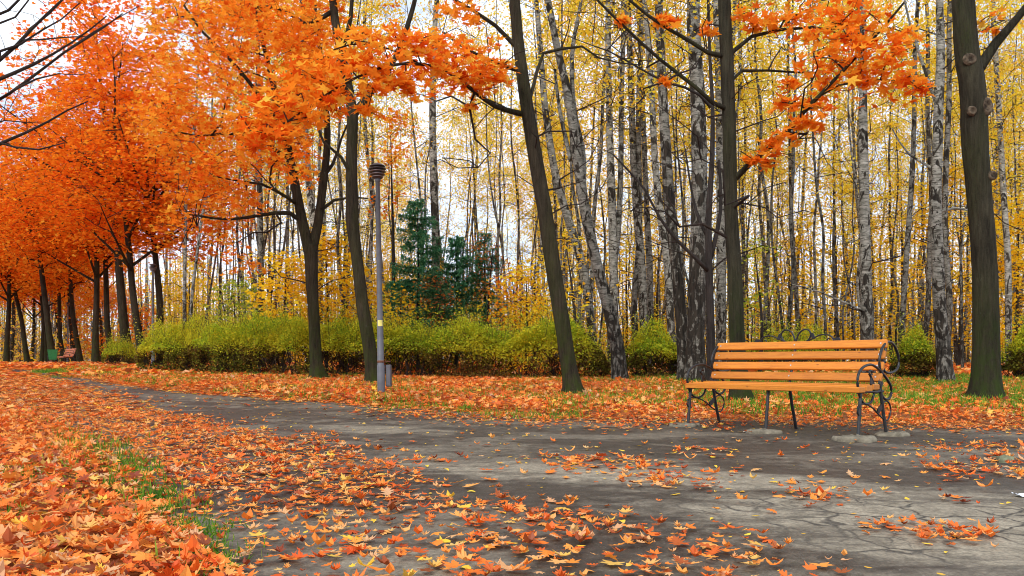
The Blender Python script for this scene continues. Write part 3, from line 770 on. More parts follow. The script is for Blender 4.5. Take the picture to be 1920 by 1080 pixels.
# ------------------------------------------------------------------ trees
class Skel:
    """nodes of a branching skeleton; explicit limbs first, then twigs that grow to their nearest neighbour"""
    def __init__(s): s.P = np.zeros((0, 3)); s.par = []; s.r = []; s.fixed = []
    def add(s, P, par, r, fixed):
        i0 = len(s.P); s.P = np.vstack([s.P, P])
        for q in range(len(P)):
            s.par.append(par if q == 0 else i0 + q - 1); s.r.append(r[q] if r is not None else 0.0); s.fixed.append(fixed)
        return i0
    def limb(s, P, r0, r1, attach=True, step=.35, rads=None):
        P = np.array(P, float)
        if rads is not None: PR = np.c_[P, rads]
        else:
            L = np.r_[0, np.cumsum(np.linalg.norm(np.diff(P, axis=0), axis=1))]; L /= L[-1]
            PR = np.c_[P, r0 * (1 - L) + r1 * L]
        n = max(4, int(np.linalg.norm(np.diff(P, axis=0), axis=1).sum() / step))
        Q = resample(PR, n)
        par = -1
        if attach and len(s.P): par = int(np.argmin(np.linalg.norm(s.P - Q[0, :3], axis=1)))
        return s.add(Q[:, :3], par, Q[:, 3], True)
    def grow(s, T, step=.45, climb=.6, jit=.12, sag=.12, sel=None):
        ends = []
        T = np.array(T); d0 = np.array([np.linalg.norm(s.P - t, axis=1).min() for t in T])
        for t in T[np.argsort(d0)]:
            d = np.linalg.norm(s.P - t, axis=1)
            c = d + climb * np.maximum(0, s.P[:, 2] - t[2] + .25 * d)
            k = int(np.argmin(c)); L = d[k]
            n = max(1, int(L / step + .5)); u = np.linspace(0, 1, n + 1)[1:]
            Q = s.P[k] + (t - s.P[k]) * u[:, None]
            Q[:, 2] += sag * L * np.sin(u * np.pi)
            if n > 1: Q[:-1] += rng.normal(0, jit * step, (n - 1, 3))
            i0 = s.add(Q, k, None, False); ends.append(i0 + n - 1)
        return ends
    def tubes(s, mb, rtip=.006, e=.42, rmax=.09, sides=5, fixed_sides=10, mat_t=0, mat_f=0, mbf=None, wob=.0):
        n = len(s.P); kids = [[] for _ in range(n)]
        for i, p in enumerate(s.par):
            if p >= 0: kids[p].append(i)
        cnt = np.ones(n)
        for i in range(n - 1, -1, -1):
            if s.par[i] >= 0: cnt[s.par[i]] += cnt[i]
        rad = np.array([s.r[i] if s.fixed[i] else min(rmax, rtip * cnt[i] ** e) for i in range(n)])
        for i in range(n):                                   # a twig is never thicker than its parent
            if s.par[i] >= 0 and not s.fixed[i]: rad[i] = min(rad[i], rad[s.par[i]] * .8)
        done = [False] * n
        for i in range(n):
            if done[i]: continue
            chain = [i]; done[i] = True
            while True:
                ks = [q for q in kids[chain[-1]] if not done[q] and s.fixed[q] == s.fixed[i] and (not s.fixed[i] or q == chain[-1] + 1)]
                if not ks: break
                q = max(ks, key=lambda a: cnt[a]); done[q] = True; chain.append(q)
            pts = [s.P[q] for q in chain]; rr = [rad[q] for q in chain]
            if s.par[i] >= 0: pts = [s.P[s.par[i]]] + pts; rr = [min(rad[s.par[i]] * .9, rr[0] * 1.25)] + rr
            if len(pts) < 2: continue
            if s.fixed[i]: (mbf or mb).tube(pts, rr, fixed_sides, mat_f, wob=wob)
            else: mb.tube(pts, rr, sides, mat_t, cap=False)

def spray(mb, sk_pts, c, r, n, size, VTs, mat_i=1, flat=.28, droop=.35, twigs=3, tr=.005, axis=None):
    """a flat, layered spray of leaves with a few fine twigs inside it"""
    u = rng.normal(0, .55, (n, 2)); L = np.hypot(u[:, 0], u[:, 1]); u /= np.maximum(1, L)[:, None]
    tx, ty = rng.normal(0, .22, 2)
    pos = np.c_[u * r, u[:, 0] * r * tx + u[:, 1] * r * ty - droop * r * (u ** 2).sum(1) + rng.normal(0, flat * r, n)] + c
    yaw = rng.uniform(0, 6.283, n); tilt = rng.normal(.0, .62, n)
    pick = rng.integers(0, len(VTs), n)
    for k, vt in enumerate(VTs):
        m = pick == k
        place_leaves(mb, vt, pos[m], yaw[m], tilt[m], rng.uniform(0, 6.283, m.sum()), size * rng.uniform(.65, 1.2, m.sum()), mat_i)
    for _ in range(twigs):
        a = rng.uniform(0, 6.283); e = np.array([math.cos(a), math.sin(a), tx * math.cos(a) + ty * math.sin(a) - .3]) * r * .9
        q = rng.normal(0, .08 * r, 3)
        mb.tube([c, c + e * .5 + q, c + e], [tr, tr * .8, tr * .4], 3, 0, cap=False)

LEAFA = [bend(MS, .25, .2), bend(MS, -.3, -.2), bend(MS, .5, .4)]
STAR5 = polar([(0, 1), (30, .42), (62, .85), (100, .42), (150, .5)])
LEAFB = [bend(fan(STAR5), .3, .2), bend(fan(STAR5), -.3, -.25)]
KITES = [KITE, (KITE[0] * [1, 1, -1], KITE[1])]
SLIM = [(np.array([[0, -1, 0], [.35, 0, .1], [0, 1, 0], [-.35, 0, .1]]), KITE[1])]

def trunk_px(rows, D, b, lean=0.0):
    """photo measurements (column, row, width) of a trunk at distance D -> points relative to its base, radii"""
    P, rr = [], []
    for px, py, w in rows:
        q = P3(px, py, D) - b; q[1] += lean * q[2]
        P.append(q); rr.append(w * .96 / 2 / F * D / math.sqrt(1 + ((px - 960) / F) ** 2))
    P[0] = np.array([0, 0, -.06])
    return np.array(P), np.array(rr)

def flare(P, rr):
    """add the root flare to a measured trunk"""
    d = P[1] - P[0]
    P2 = np.vstack([[P[0]], [P[0] + d * min(.5, .16 / np.linalg.norm(d))], [P[0] + d * min(.8, .45 / np.linalg.norm(d))], P[1:]])
    r2 = np.r_[rr[0] * 1.22, rr[0] * 1.06, rr[0] * .97, rr[1:]]
    return P2, r2

def measured_tree(name, label, cat, rows, limbs, sprays, D=None, bk='bark', lf='leaf_orange', grp=None, size=.1, extra_targets=(), per=26, flat=.28, sides=16, leaves=LEAFA, fl=True, b=None, rtip=.006, climb=.6, lean=0.0):
    """limbs: list of rows (column, row, width, depth offset); sprays: (column, row, radius in px, depth offset)"""
    if b is None: b = base(rows[0][0], rows[0][1])
    D = b[1]
    root = empty(name, tuple(b), label, cat, grp)
    P, rr = trunk_px(rows, D, b, lean)
    if fl: P, rr = flare(P, rr)
    sk = Skel(); sk.limb(P, 0, 0, attach=False, step=.22, rads=rr)
    for lb in limbs:
        q = np.array([P3(px, py, D + dz) - b for px, py, w, dz in lb]); r = np.array([w / 2 / F * (D + dz) for px, py, w, dz in lb])
        sk.limb(q, 0, 0, step=.3, rads=r)
    tm = MB(); cm = MB()
    T, S = [], []
    for px, py, r, dz in sprays:
        c = P3(px, py, D + dz) - b; T.append(c); S.append(r / F * (D + dz))
    for e in extra_targets: T.append(np.array(e[:3])); S.append(e[3])
    if len(T): sk.grow(T, step=.35, climb=climb)
    sk.tubes(cm, rtip=rtip, mbf=tm, fixed_sides=sides, sides=5, wob=.05)
    for c, r in zip(T, S):
        n = int(per * max(.35, (r / .45) ** 2))
        if r > 0: spray(cm, None, c, r, n, size, leaves, 1, flat)
    tr = tm.obj('trunk', M[bk], root)
    if fl:                                                            # spreading roots
        n = len(tr.data.vertices); V = np.empty(n * 3, np.float32); tr.data.vertices.foreach_get('co', V); V = V.reshape(-1, 3)
        th = np.arctan2(V[:, 1], V[:, 0]); ph = rng.uniform(0, 6.28, 3)
        low = np.clip(1 - V[:, 2] / .5, 0, 1.2) ** 2
        k = 1 + low * (.16 + .15 * np.sin(3 * th + ph[0]) + .14 * np.sin(5 * th + ph[1])) + .025 * np.sin(2 * th + V[:, 2] * 2.1 + ph[2]) * (V[:, 2] < 3.5) * (np.hypot(V[:, 0], V[:, 1]) < 1)
        V[:, :2] *= k[:, None]; tr.data.vertices.foreach_set('co', V.ravel()); tr.data.update()
    if cm.n: cm.obj('crown', [M['twig'], M[lf]], root)
    return root, sk, b

def bare_targets(D, pts): return [(px, py, 0, dz) for px, py, dz in pts]

# --- big maple at the right
big, sk, b = measured_tree('maple_tree', 'big dark maple trunk with eye-like branch scars on the grass at the right', 'tree',
    [(1850, 752, 66), (1849, 720, 60), (1849, 640, 55), (1846, 500, 53), (1838, 380, 50), (1828, 270, 54), (1826, 200, 55), (1822, 150, 52), (1813, 100, 50), (1806, 0, 46), (1800, -150, 42), (1795, -330, 34)],
    [[(1838, 125, 22, 0), (1862, 88, 18, 0), (1890, 55, 15, -.1), (1925, 12, 13, -.2), (1980, -60, 9, -.4)],
     [(1800, -120, 16, 0), (1760, -220, 11, .3), (1700, -300, 7, .5)], [(1800, -150, 18, 0), (1850, -260, 12, -.3), (1900, -350, 8, -.5)]],
    [(1850, 32, 26, -.2), (1868, 55, 20, 0), (1900, -30, 40, .4), (1990, -40, 50, .3), (1760, -90, 50, .6), (1700, -160, 60, .5), (1820, -220, 60, 0), (1900, -220, 60, -.2), (1650, -190, 50, .8), (1960, -180, 60, 0), (1850, -330, 70, 0), (1750, -330, 70, .3)],
    bk='bark_big', size=.105, sides=22)
def knot(px, py, rx, rz, D, dy):
    q = P3(px, py, D) - b
    m = MB(); a = np.linspace(0, 2 * np.pi, 16, endpoint=False)
    prof = [(1.3, .03), (1.0, -.008), (.75, -.012), (.5, .004), (.25, .012), (.02, .014)]
    V = np.array([[q[0] + rx * f * math.cos(t), q[1] + o_ + dy, q[2] + rz * f * math.sin(t)] for f, o_ in prof for t in a])
    i = np.arange(5)[:, None] * 16; j = np.arange(16)[None]; k = (j + 1) % 16
    m.add(V, np.stack([i + j, i + k, i + 16 + k, i + 16 + j], -1).reshape(-1, 4), 0, True)
    return m.obj('knot', M['knot'], big)
def knot_mat():
    m, nt, out = mat('branch_scar_bark')
    f = noise(nt, coords(nt), 14, 4)
    bsdf(nt, out, ramp(nt, f, [(.35, (.03, .022, .016)), (.65, (.15, .115, .08))]), .9, .1, bump=f, bstr=.6, bdist=.02); return m
M['knot'] = knot_mat()
for px, py, rx, rz, dy in ((1808, 118, .085, .075, -.178), (1839, 206, .07, .11, -.186), (1811, 214, .06, .06, -.186), (1850, 333, .06, .06, -.172)):
    knot(px, py, rx, rz, b[1], dy)

# --- straight maple behind the bench
measured_tree('maple_tree', 'straight smooth grey-green maple trunk rising right behind the orange bench', 'tree',
    [(1388, 756, 40), (1386, 700, 34), (1382, 640, 31), (1377, 500, 29), (1371, 400, 26), (1366, 200, 27), (1358, 0, 25), (1352, -160, 22), (1350, -320, 15)],
    [[(1378, 335, 12, 0), (1400, 312, 10, -.2), (1455, 265, 8.5, -.5), (1545, 170, 7, -1.0), (1600, 112, 5.5, -1.2), (1640, 70, 5, -1.4), (1695, 5, 4, -1.6)],
     [(1520, 190, 4, -.9), (1590, 152, 3.5, -1.1), (1640, 150, 3, -1.2), (1690, 150, 2.5, -1.3)],
     [(1366, 108, 10, 0), (1330, 100, 8, -.1), (1290, 75, 7, -.3), (1230, 40, 6, -.5), (1180, 0, 5, -.7)],
     [(1364, 205, 10, 0), (1340, 195, 8, -.2), (1300, 160, 7, -.3), (1230, 105, 6, -.5), (1150, 30, 5, -.9), (1110, -10, 4, -1)],
     [(1370, 100, 9, 0), (1395, 75, 7, 0), (1440, 60, 6, -.2), (1500, 52, 5, -.4), (1570, 55, 3.5, -.6)],
     [(1372, 150, 7, 0), (1400, 130, 5, .3), (1470, 135, 4, .2), (1550, 136, 3, 0)],
     [(1355, -40, 12, 0), (1420, -130, 8, .2), (1500, -200, 6, .4)], [(1352, -100, 12, 0), (1270, -180, 8, .2), (1200, -230, 6, .3)]],
    [(1470, 38, 32, -.4), (1440, 40, 22, -.3), (1500, 25, 30, -.5), (1550, 20, 42, -.8), (1600, 20, 40, -1.1), (1590, 70, 50, -1.2), (1640, 60, 45, -1.5), (1560, 110, 45, -1.1), (1620, 115, 55, -1.3),
     (1680, 100, 50, -1.5), (1700, 145, 40, -1.5), (1650, 150, 45, -1.3), (1525, 105, 34, -.9), (1720, 165, 26, -1.4), (1480, 155, 18, -.8), (1462, 192, 24, -.7), (1535, 200, 28, -.9), (1500, 225, 22, -.9), (1475, 250, 26, -.7),
     (1450, 282, 20, -.6), (1410, 297, 14, -.4), (1440, 305, 16, -.4), (1520, 230, 20, -.9), (1610, 150, 36, -1.2), (1415, 45, 18, -.2), (1525, 60, 40, -.8), (1575, 45, 40, -1), (1630, 25, 45, -1.3), (1660, 120, 45, -1.4), (1585, 135, 40, -1.1), (1695, 60, 30, -1.4), (1545, 165, 24, -.9), (1440, 265, 22, -.6), (1500, 195, 18, -.8), (1395, 25, 22, -.1),
     (1240, 36, 16, -.5), (1258, 40, 14, -.5), (1168, 36, 12, -.8), (1330, 56, 14, -.2), (1247, 153, 9, -.6),
     *[(rng.uniform(1130, 1580), rng.uniform(-10, 430), 0, rng.normal(.2, .9)) for _ in range(80)], (1480, -40, 60, 0), (1560, -50, 60, -.5), (1400, -110, 60, 0), (1300, -130, 60, 0), (1230, -170, 60, 0), (1480, -180, 70, .2), (1350, -260, 80, 0)],
    bk='bark_big', size=.12, per=66, sides=18)

# --- leaning maple left of the bench, its long limb hangs a sheet of leaves out over the verge
measured_tree('maple_tree', 'leaning maple with one moss-sided trunk between the lamp post and the bench', 'tree',
    [(1077, 742, 38), (1072, 715, 34), (1065, 680, 32), (1050, 580, 31), (1035, 480, 29), (1020, 390, 29), (1003, 290, 28), (985, 180, 25), (972, 80, 22), (965, 0, 21), (955, -130, 18), (950, -280, 13)],
    [[(976, 213, 11, 0), (930, 200, 9, -.5), (890, 172, 7.5, -1.1), (845, 138, 6, -1.9), (790, 120, 6, -2.6), (720, 125, 5, -3.2), (640, 160, 4.5, -3.8), (560, 215, 4, -4.3), (500, 250, 3, -4.6)],
     [(790, 122, 4, -2.6), (740, 95, 3.5, -2.9), (680, 80, 3, -3.2), (620, 95, 2.5, -3.6)],
     [(972, 132, 9, 0), (930, 118, 7, -.4), (880, 95, 6, -.9), (830, 60, 4, -1.4)],
     [(968, 88, 9, 0), (920, 40, 7, -.1), (880, 15, 6, -.2), (835, -10, 5, -.3)],
     [(990, 200, 7, 0), (1020, 98, 6, .3), (1060, 92, 5, .3), (1100, 88, 4, .3), (1130, 112, 3, .3), (1200, 122, 2.5, .2)],
     [(962, -60, 12, 0), (880, -150, 8, -.5), (800, -200, 6, -1)], [(958, -100, 12, 0), (1030, -180, 8, .2), (1090, -240, 6, .4)]],
    [(925, 150, 34, -.7), (945, 120, 26, -.5), (900, 140, 40, -1.0), (855, 130, 48, -1.6), (825, 150, 34, -2.0), (795, 70, 38, -2.6), (765, 75, 40, -2.8), (850, 75, 36, -1.5), (915, 85, 30, -.7), (740, 60, 34, -3.0), (735, 150, 40, -3.0), (935, 138, 26, -.7), (905, 120, 42, -1.0), (870, 105, 46, -1.5), (890, 165, 26, -1.1), (880, 200, 15, -1.1), (840, 100, 50, -2.0), (810, 125, 50, -2.4), (780, 95, 46, -2.7), (760, 135, 52, -2.9),
     (720, 85, 48, -3.2), (700, 125, 55, -3.3), (660, 75, 48, -3.5), (650, 120, 58, -3.6), (610, 105, 55, -3.8), (600, 150, 60, -4.0), (565, 175, 60, -4.2), (550, 135, 46, -4.0), (530, 205, 55, -4.4), (505, 185, 48, -4.4), (500, 232, 46, -4.6), (470, 245, 42, -4.7), (450, 215, 40, -4.6),
     (640, 175, 40, -3.8), (700, 165, 34, -3.4), (690, 205, 22, -3.3), (610, 195, 40, -4.0), (575, 220, 34, -4.3), (540, 245, 28, -4.5), (760, 165, 22, -3.0), (680, 60, 26, -3.3), (820, 75, 26, -2.0), (860, 150, 20, -1.6), (840, 22, 24, -1.2), (890, 35, 20, -.6), (875, 12, 26, -.4), (480, 270, 30, -4.7),
     *[(rng.uniform(985, 1210), rng.uniform(30, 420), 0, rng.normal(.2, .7)) for _ in range(46)], *[(rng.uniform(790, 960), rng.uniform(150, 330), 0, rng.normal(-.4, .7)) for _ in range(20)], (900, -60, 50, -.5), (800, -160, 70, -1), (860, -200, 70, -.5), (980, -210, 70, 0), (1070, -210, 60, .3)],
    bk='bark', size=.115, per=78, flat=.2, sides=18)

# --- maple beside the lamp post
measured_tree('maple_tree', 'curved bare-trunked maple just to the left of the tall lamp post', 'tree',
    [(699, 722, 27), (697, 690, 26), (692, 645, 25), (681, 580, 25), (668, 480, 23), (661, 420, 25), (660, 380, 24), (659, 300, 22), (661, 220, 22)],
    [[(661, 212, 20, 0), (652, 160, 18, .1), (638, 90, 17, .2), (627, 30, 15, .3), (620, -60, 12, .4), (612, -200, 8, .5)],
     [(663, 215, 16, 0), (690, 180, 13, .1), (722, 140, 11, .2), (745, 100, 10, .2), (765, 45, 9, .2), (780, -10, 8, .3), (800, -120, 5, .4)],
     [(640, 95, 10, .2), (655, 50, 8, .1), (660, 0, 7, 0), (665, -60, 5, 0)],
     [(660, 330, 8, 0), (640, 295, 6, -.3), (612, 275, 5, -.5), (590, 225, 4, -.6)],
     [(625, 20, 9, .3), (575, 45, 7, 0), (525, 15, 5, -.3), (480, 12, 4, -.6)]],
    [(575, 70, 45, -.3), (545, 40, 40, -.2), (600, 55, 40, 0), (510, 60, 50, -.5), (545, 95, 40, -.3), (500, 30, 45, -.5), (590, -30, 55, .3), (650, -60, 60, .3), (720, -70, 55, .4), (790, -50, 40, .3), (620, -140, 80, .5), (700, -160, 80, .5), (780, -150, 60, .5), (540, -60, 60, 0),
     (640, 20, 24, .6), (505, 110, 34, -.4)],
    bk='bark', size=.12, per=52, sides=18)

# --- the forked maple
rows595 = [(596, 712, 31), (593, 685, 26), (589, 610, 23), (585, 530, 24), (583, 460, 28)]
fork_sprays = []
for _ in range(190):
    a = rng.uniform(0, 6.283); q = rng.random() ** .5
    px = 455 + 185 * q * math.cos(a); py = 150 + 225 * q * math.sin(a)
    if px > 575 and py > 190: continue
    if py > 330 and px > 480: continue
    fork_sprays.append((px, py, rng.uniform(30, 48), rng.normal(-.6, 1.9)))
for px, py in ((400, 365), (370, 375), (430, 350), (395, 300), (350, 330), (460, 300), (425, 455), (450, 480), (470, 495), (520, 300), (335, 395), (360, 420), (400, 405), (330, 360), (310, 420), (450, 385)): fork_sprays.append((px, py, 34, rng.normal(-.8, .8)))
measured_tree('maple_tree', 'forked maple splitting into two limbs in front of the hedge, orange crown', 'tree', rows595,
    [[(580, 470, 22, 0), (568, 420, 19, 0), (556, 360, 17, 0), (545, 300, 15, .1), (532, 240, 13, .2), (515, 170, 11, .2), (498, 100, 8, .2), (480, 20, 6, .2), (470, -80, 4, .2)],
     [(585, 470, 20, 0), (596, 420, 17, .1), (606, 345, 15, .2), (613, 280, 13, .3), (613, 220, 11, .3), (603, 120, 8, .3), (590, 0, 6, .4)],
     [(566, 415, 9, 0), (545, 400, 8, -.2), (510, 400, 7, -.5), (470, 407, 6, -.8), (430, 411, 5, -1.0), (390, 408, 4, -1.2), (340, 398, 3, -1.5)],
     [(560, 385, 7, 0), (530, 365, 6, -.4), (490, 345, 5, -.8), (450, 340, 3.5, -1.2), (400, 330, 2.5, -1.5)],
     [(530, 235, 8, .2), (480, 170, 7, -.3), (430, 110, 6, -.7), (380, 60, 5, -1), (345, 10, 4, -1.2)],
     [(545, 300, 7, .1), (490, 265, 6, -.4), (430, 250, 5, -.9), (370, 255, 3.5, -1.3), (310, 240, 2.5, -1.6)],
     [(600, 395, 7, .1), (622, 378, 6, .1), (645, 370, 4, .1), (690, 372, 2.5, 0)],
     [(608, 330, 7, .2), (628, 300, 6, .2), (640, 260, 4, .3), (660, 215, 3, .4)]],
    fork_sprays + [(rng.uniform(330, 680), rng.uniform(300, 520), 0, rng.normal(-.3, .8)) for _ in range(60)], bk='bark', size=.125, per=36, sides=16, climb=.9)

# --- maples of the row along the bend of the path: four kinds, copied
def proto_maple(height, crown_r, zc, lf, seed_r, ns=210, per=42, size=.135, fork=None):
    root = empty('maple_tree', (0, 0, 0), 'x', 'tree')
    sk = Skel(); hgt = height * .93
    zs = np.linspace(0, hgt, 9); sw = np.cumsum(rng.normal(0, .09, (9, 2)), 0); sw[0] = 0
    P = np.c_[sw, zs]; P[0, 2] = -.1
    rr = np.interp(zs / hgt, [0, .05, .35, .7, 1], np.array([1.3, 1.0, .78, .42, .1]) * seed_r)
    sk.limb(P, 0, 0, attach=False, step=.4, rads=rr)
    for q in range(8):
        z0 = rng.uniform(.26, .62) * height; a = q * 2.4 + rng.uniform(-.4, .4)
        L = crown_r * rng.uniform(.55, .95); o = np.array([np.interp(z0, zs, P[:, 0]), np.interp(z0, zs, P[:, 1]), z0])
        d = np.array([math.cos(a), math.sin(a), 0])
        rise_ = rng.uniform(.5, 1.25)
        sk.limb([o, o + d * L * .35 + [0, 0, L * .3 * rise_], o + d * L * .75 + [0, 0, L * .65 * rise_], o + d * L + [0, 0, L * .9 * rise_]], seed_r * .42, .015, step=.5)
    T = []
    while len(T) < ns:
        v = rng.normal(0, 1, 3); v /= np.linalg.norm(v); k = rng.random() ** (1 / 2.4)
        z = v[2] * k
        w = 1.0 - .45 * max(0, z)                             # narrower towards the top
        p = np.array([v[0] * k * crown_r * w, v[1] * k * crown_r * w, zc + z * (height - zc if z > 0 else zc - height * .36)])
        T.append(p)
    sk.grow(T, step=.6, climb=.9)
    tm, cm = MB(), MB()
    sk.tubes(cm, rtip=.008, mbf=tm, fixed_sides=9, sides=4, rmax=.07, wob=.05)
    for c in T: spray(cm, None, c, rng.uniform(.6, 1.05), int(per * rng.uniform(.6, 1.3)), size, LEAFB, 1, .25, twigs=2, tr=.007)
    tm.obj('trunk', M['bark'], root); cm.obj('crown', [M['twig'], M[lf]], root)
    return root
pm = [proto_maple(16.5, 4.6, 9.5, 'leaf_red', .19, 380), proto_maple(14.5, 4.4, 8.3, 'leaf_redder', .16, 280), proto_maple(13.0, 4.2, 7.2, 'leaf_orange', .165, 210), proto_maple(15.0, 4.2, 8.8, 'leaf_red', .155, 210)]
used = set()
ROWG = 'maples in the row along the bend of the path'
def put_maple(kind, X, Y, label, tilt, sc=1.0, yaw=None):
    yaw = rng.uniform(0, 6.283) if yaw is None else yaw
    # lean to the left (-x) after the spin
    rot = (0, R(-tilt), yaw)
    import mathutils
    e = (mathutils.Matrix.Rotation(R(-tilt), 3, 'Y') @ mathutils.Matrix.Rotation(yaw, 3, 'Z')).to_euler()
    loc = (X, Y, float(gz(X, Y)))
    if kind not in used: used.add(kind); return move(pm[kind], loc, e, sc, label, 'tree', ROWG)
    return copy_tree(pm[kind], loc, e, sc, label, 'tree', ROWG)
rowt = [  # photo column of the foot, distance, kind, tilt, label
    (302, 33, 2, 2, 'maple trunk right behind the second lamp post, orange crown', .95),
    (272, 32, 1, 5, 'slim maple just left of the second lamp post, leaning left', .95),
    (242, 37, 0, 5, 'thick dark maple with the tallest red crown, third trunk left of the second lamp post', 1.12),
    (214, 43, 3, 4, 'slender dark maple with an uneven trunk between two thicker ones', 1.05),
    (179, 42, 1, 3, 'upright maple on the grassy bank edge at the bend', 1.05),
    (151, 50, 2, 8, 'maple leaning strongly left behind the third lamp post', 1.0),
    (140, 56, 0, 3, 'thin straight maple partly hidden by the third lamp post', .9),
    (122, 54, 3, 4, 'slim maple directly right of the reddish far bench', .95),
    (101, 43.5, 2, 6, 'broad leaning maple trunk rising behind the green bin', 1.05),
    (88, 57, 1, 4, 'slim maple just left of the green bin', .95),
    (78, 60, 3, 5, 'twin-looking thin maple second left of the green bin', .95),
    (52, 55, 2, 9, 'crooked maple leaning left beside the thin far lamp post', 1.0),
    (12, 52, 1, 2, 'dark maple trunk at the left edge of the woods', 1.0),
    (-60, 46, 0, 3, 'orange maple at the far left whose trunk stands outside the view', 1.0),
    (-150, 60, 2, 3, 'low orange maple beyond the left edge of the view', 1.0),
]
for px, D, kd, tl, lb, sc in rowt: put_maple(kd, (px - 960) / F * D, D, lb, tl, sc)
# more crowns of the same row that close the gaps farther back
for px, D, kd, sc in ((60, 74, 1, 1.0), (110, 78, 2, 1.0), (20, 70, 3, 1.0), (190, 66, 2, .9), (-30, 84, 1, 1.05), (150, 88, 3, 1.0)):
    put_maple(kd, (px - 960) / F * D, D, 'orange maple standing farther back in the woods behind the far bench', 2, sc)

# --- bare tree at the left, its trunk stands outside the view
D0 = 12.0
b = np.array([(-330 - 960) / F * D0, D0, 0]); b[2] = float(gz(b[0], b[1]))
root = empty('bare_tree', tuple(b), 'leafless tree whose dark branches reach in at the upper left', 'tree')
sk = Skel(); Q = np.array([P3(-330, 740, D0), P3(-325, 500, D0), P3(-315, 250, D0), P3(-300, 0, D0), P3(-290, -250, D0), P3(-280, -500, D0)]) - b; Q[0, 2] = -.1
sk.limb(Q, 0, 0, attach=False, rads=[.24, .2, .18, .15, .1, .04])
bare = [[(-315, 300, 14, 0), (-150, 210, 10, 0), (0, 148, 7, 0), (60, 122, 6, 0), (110, 95, 4, 0), (160, 62, 3, 0), (200, 30, 2, 0)],
        [(-310, 260, 14, 0), (-120, 190, 9, .3), (0, 112, 7, .3), (40, 75, 6, .3), (75, 38, 5, .3), (105, 12, 4, .3), (140, -30, 3, .3)],
        [(30, 90, 5, .3), (60, 50, 4, .3), (100, 20, 3, .3), (122, -5, 3, .3)],
        [(0, 96, 5, .3), (45, 80, 4, .2), (85, 52, 3, .2), (125, 30, 2.5, .2), (150, 5, 2, .2)],
        [(-300, 60, 12, 0), (-120, 60, 7, .4), (0, 27, 5, .4), (25, 8, 5, .4), (45, -10, 4, .4)],
        [(-120, 60, 7, .4), (0, 47, 4, .4), (40, 20, 3, .4), (60, -8, 2.5, .4)],
        [(-310, 330, 13, 0), (-120, 250, 8, -.3), (0, 186, 5.5, -.3), (50, 152, 5, -.3), (95, 118, 4.5, -.3), (135, 88, 4, -.3), (180, 62, 3, -.3), (230, 25, 2, -.3)],
        [(95, 118, 4.5, -.3), (125, 95, 3.5, -.2), (160, 70, 3, -.2), (210, 40, 2, -.2), (260, 12, 1.5, -.2)],
        [(0, 186, 5, -.3), (45, 158, 4, -.4), (75, 146, 3, -.4), (110, 138, 2, -.4)],
        [(-315, 420, 13, 0), (-120, 330, 8, -.2), (0, 270, 6, -.2), (50, 248, 5, -.2), (90, 228, 4, -.2), (130, 205, 3, -.2), (165, 190, 2, -.2)],
        [(0, 268, 4, -.2), (40, 278, 3.5, -.4), (95, 280, 3, -.4), (120, 268, 2, -.4)],
        [(40, 75, 4, .3), (85, 74, 3, .2), (120, 70, 2.5, .2), (160, 68, 2, .2)],
        [(-120, 320, 6, 0), (-20, 228, 3, 0), (30, 236, 2, 0), (60, 230, 1.5, 0)]]
for lb in bare:
    sk.limb(np.array([P3(px, py, D0 + dz) - b for px, py, w, dz in lb]), 0, 0, step=.3, rads=np.array([w / 2 / F * D0 for px, py, w, dz in lb]))
T = [P3(rng.uniform(-80, 170), rng.uniform(-60, 240), D0 + rng.normal(0, .5)) - b for _ in range(120)]
T = [t for t in T if np.linalg.norm(sk.P - t, axis=1).min() < .45]
sk.grow(T, step=.15, climb=.1, sag=.1, jit=.2)
tm, cm = MB(), MB(); sk.tubes(cm, rtip=.0035, e=.3, mbf=tm, fixed_sides=8, sides=4, rmax=.02)
tm.obj('trunk', M['twig'], root); cm.obj('crown', M['twig'], root)

# --- birches
def birch_crown(sk, cm, height, z0, rad, ns, per, size, top_r):
    T = []
    for _ in range(ns):
        u = rng.random() ** .8; z = z0 + (height - z0) * u
        rr = rad * (math.sin(math.pi * min(1, .18 + .82 * u)) ** .7 + .1) * rng.random() ** .6; a = rng.uniform(0, 6.283)
        T.append(np.array([np.interp(z, sk.P[:, 2], sk.P[:, 0]) + rr * math.cos(a), np.interp(z, sk.P[:, 2], sk.P[:, 1]) + rr * math.sin(a), z]))
    sk.grow(T, step=.7, climb=1.6, sag=.05)
    return T

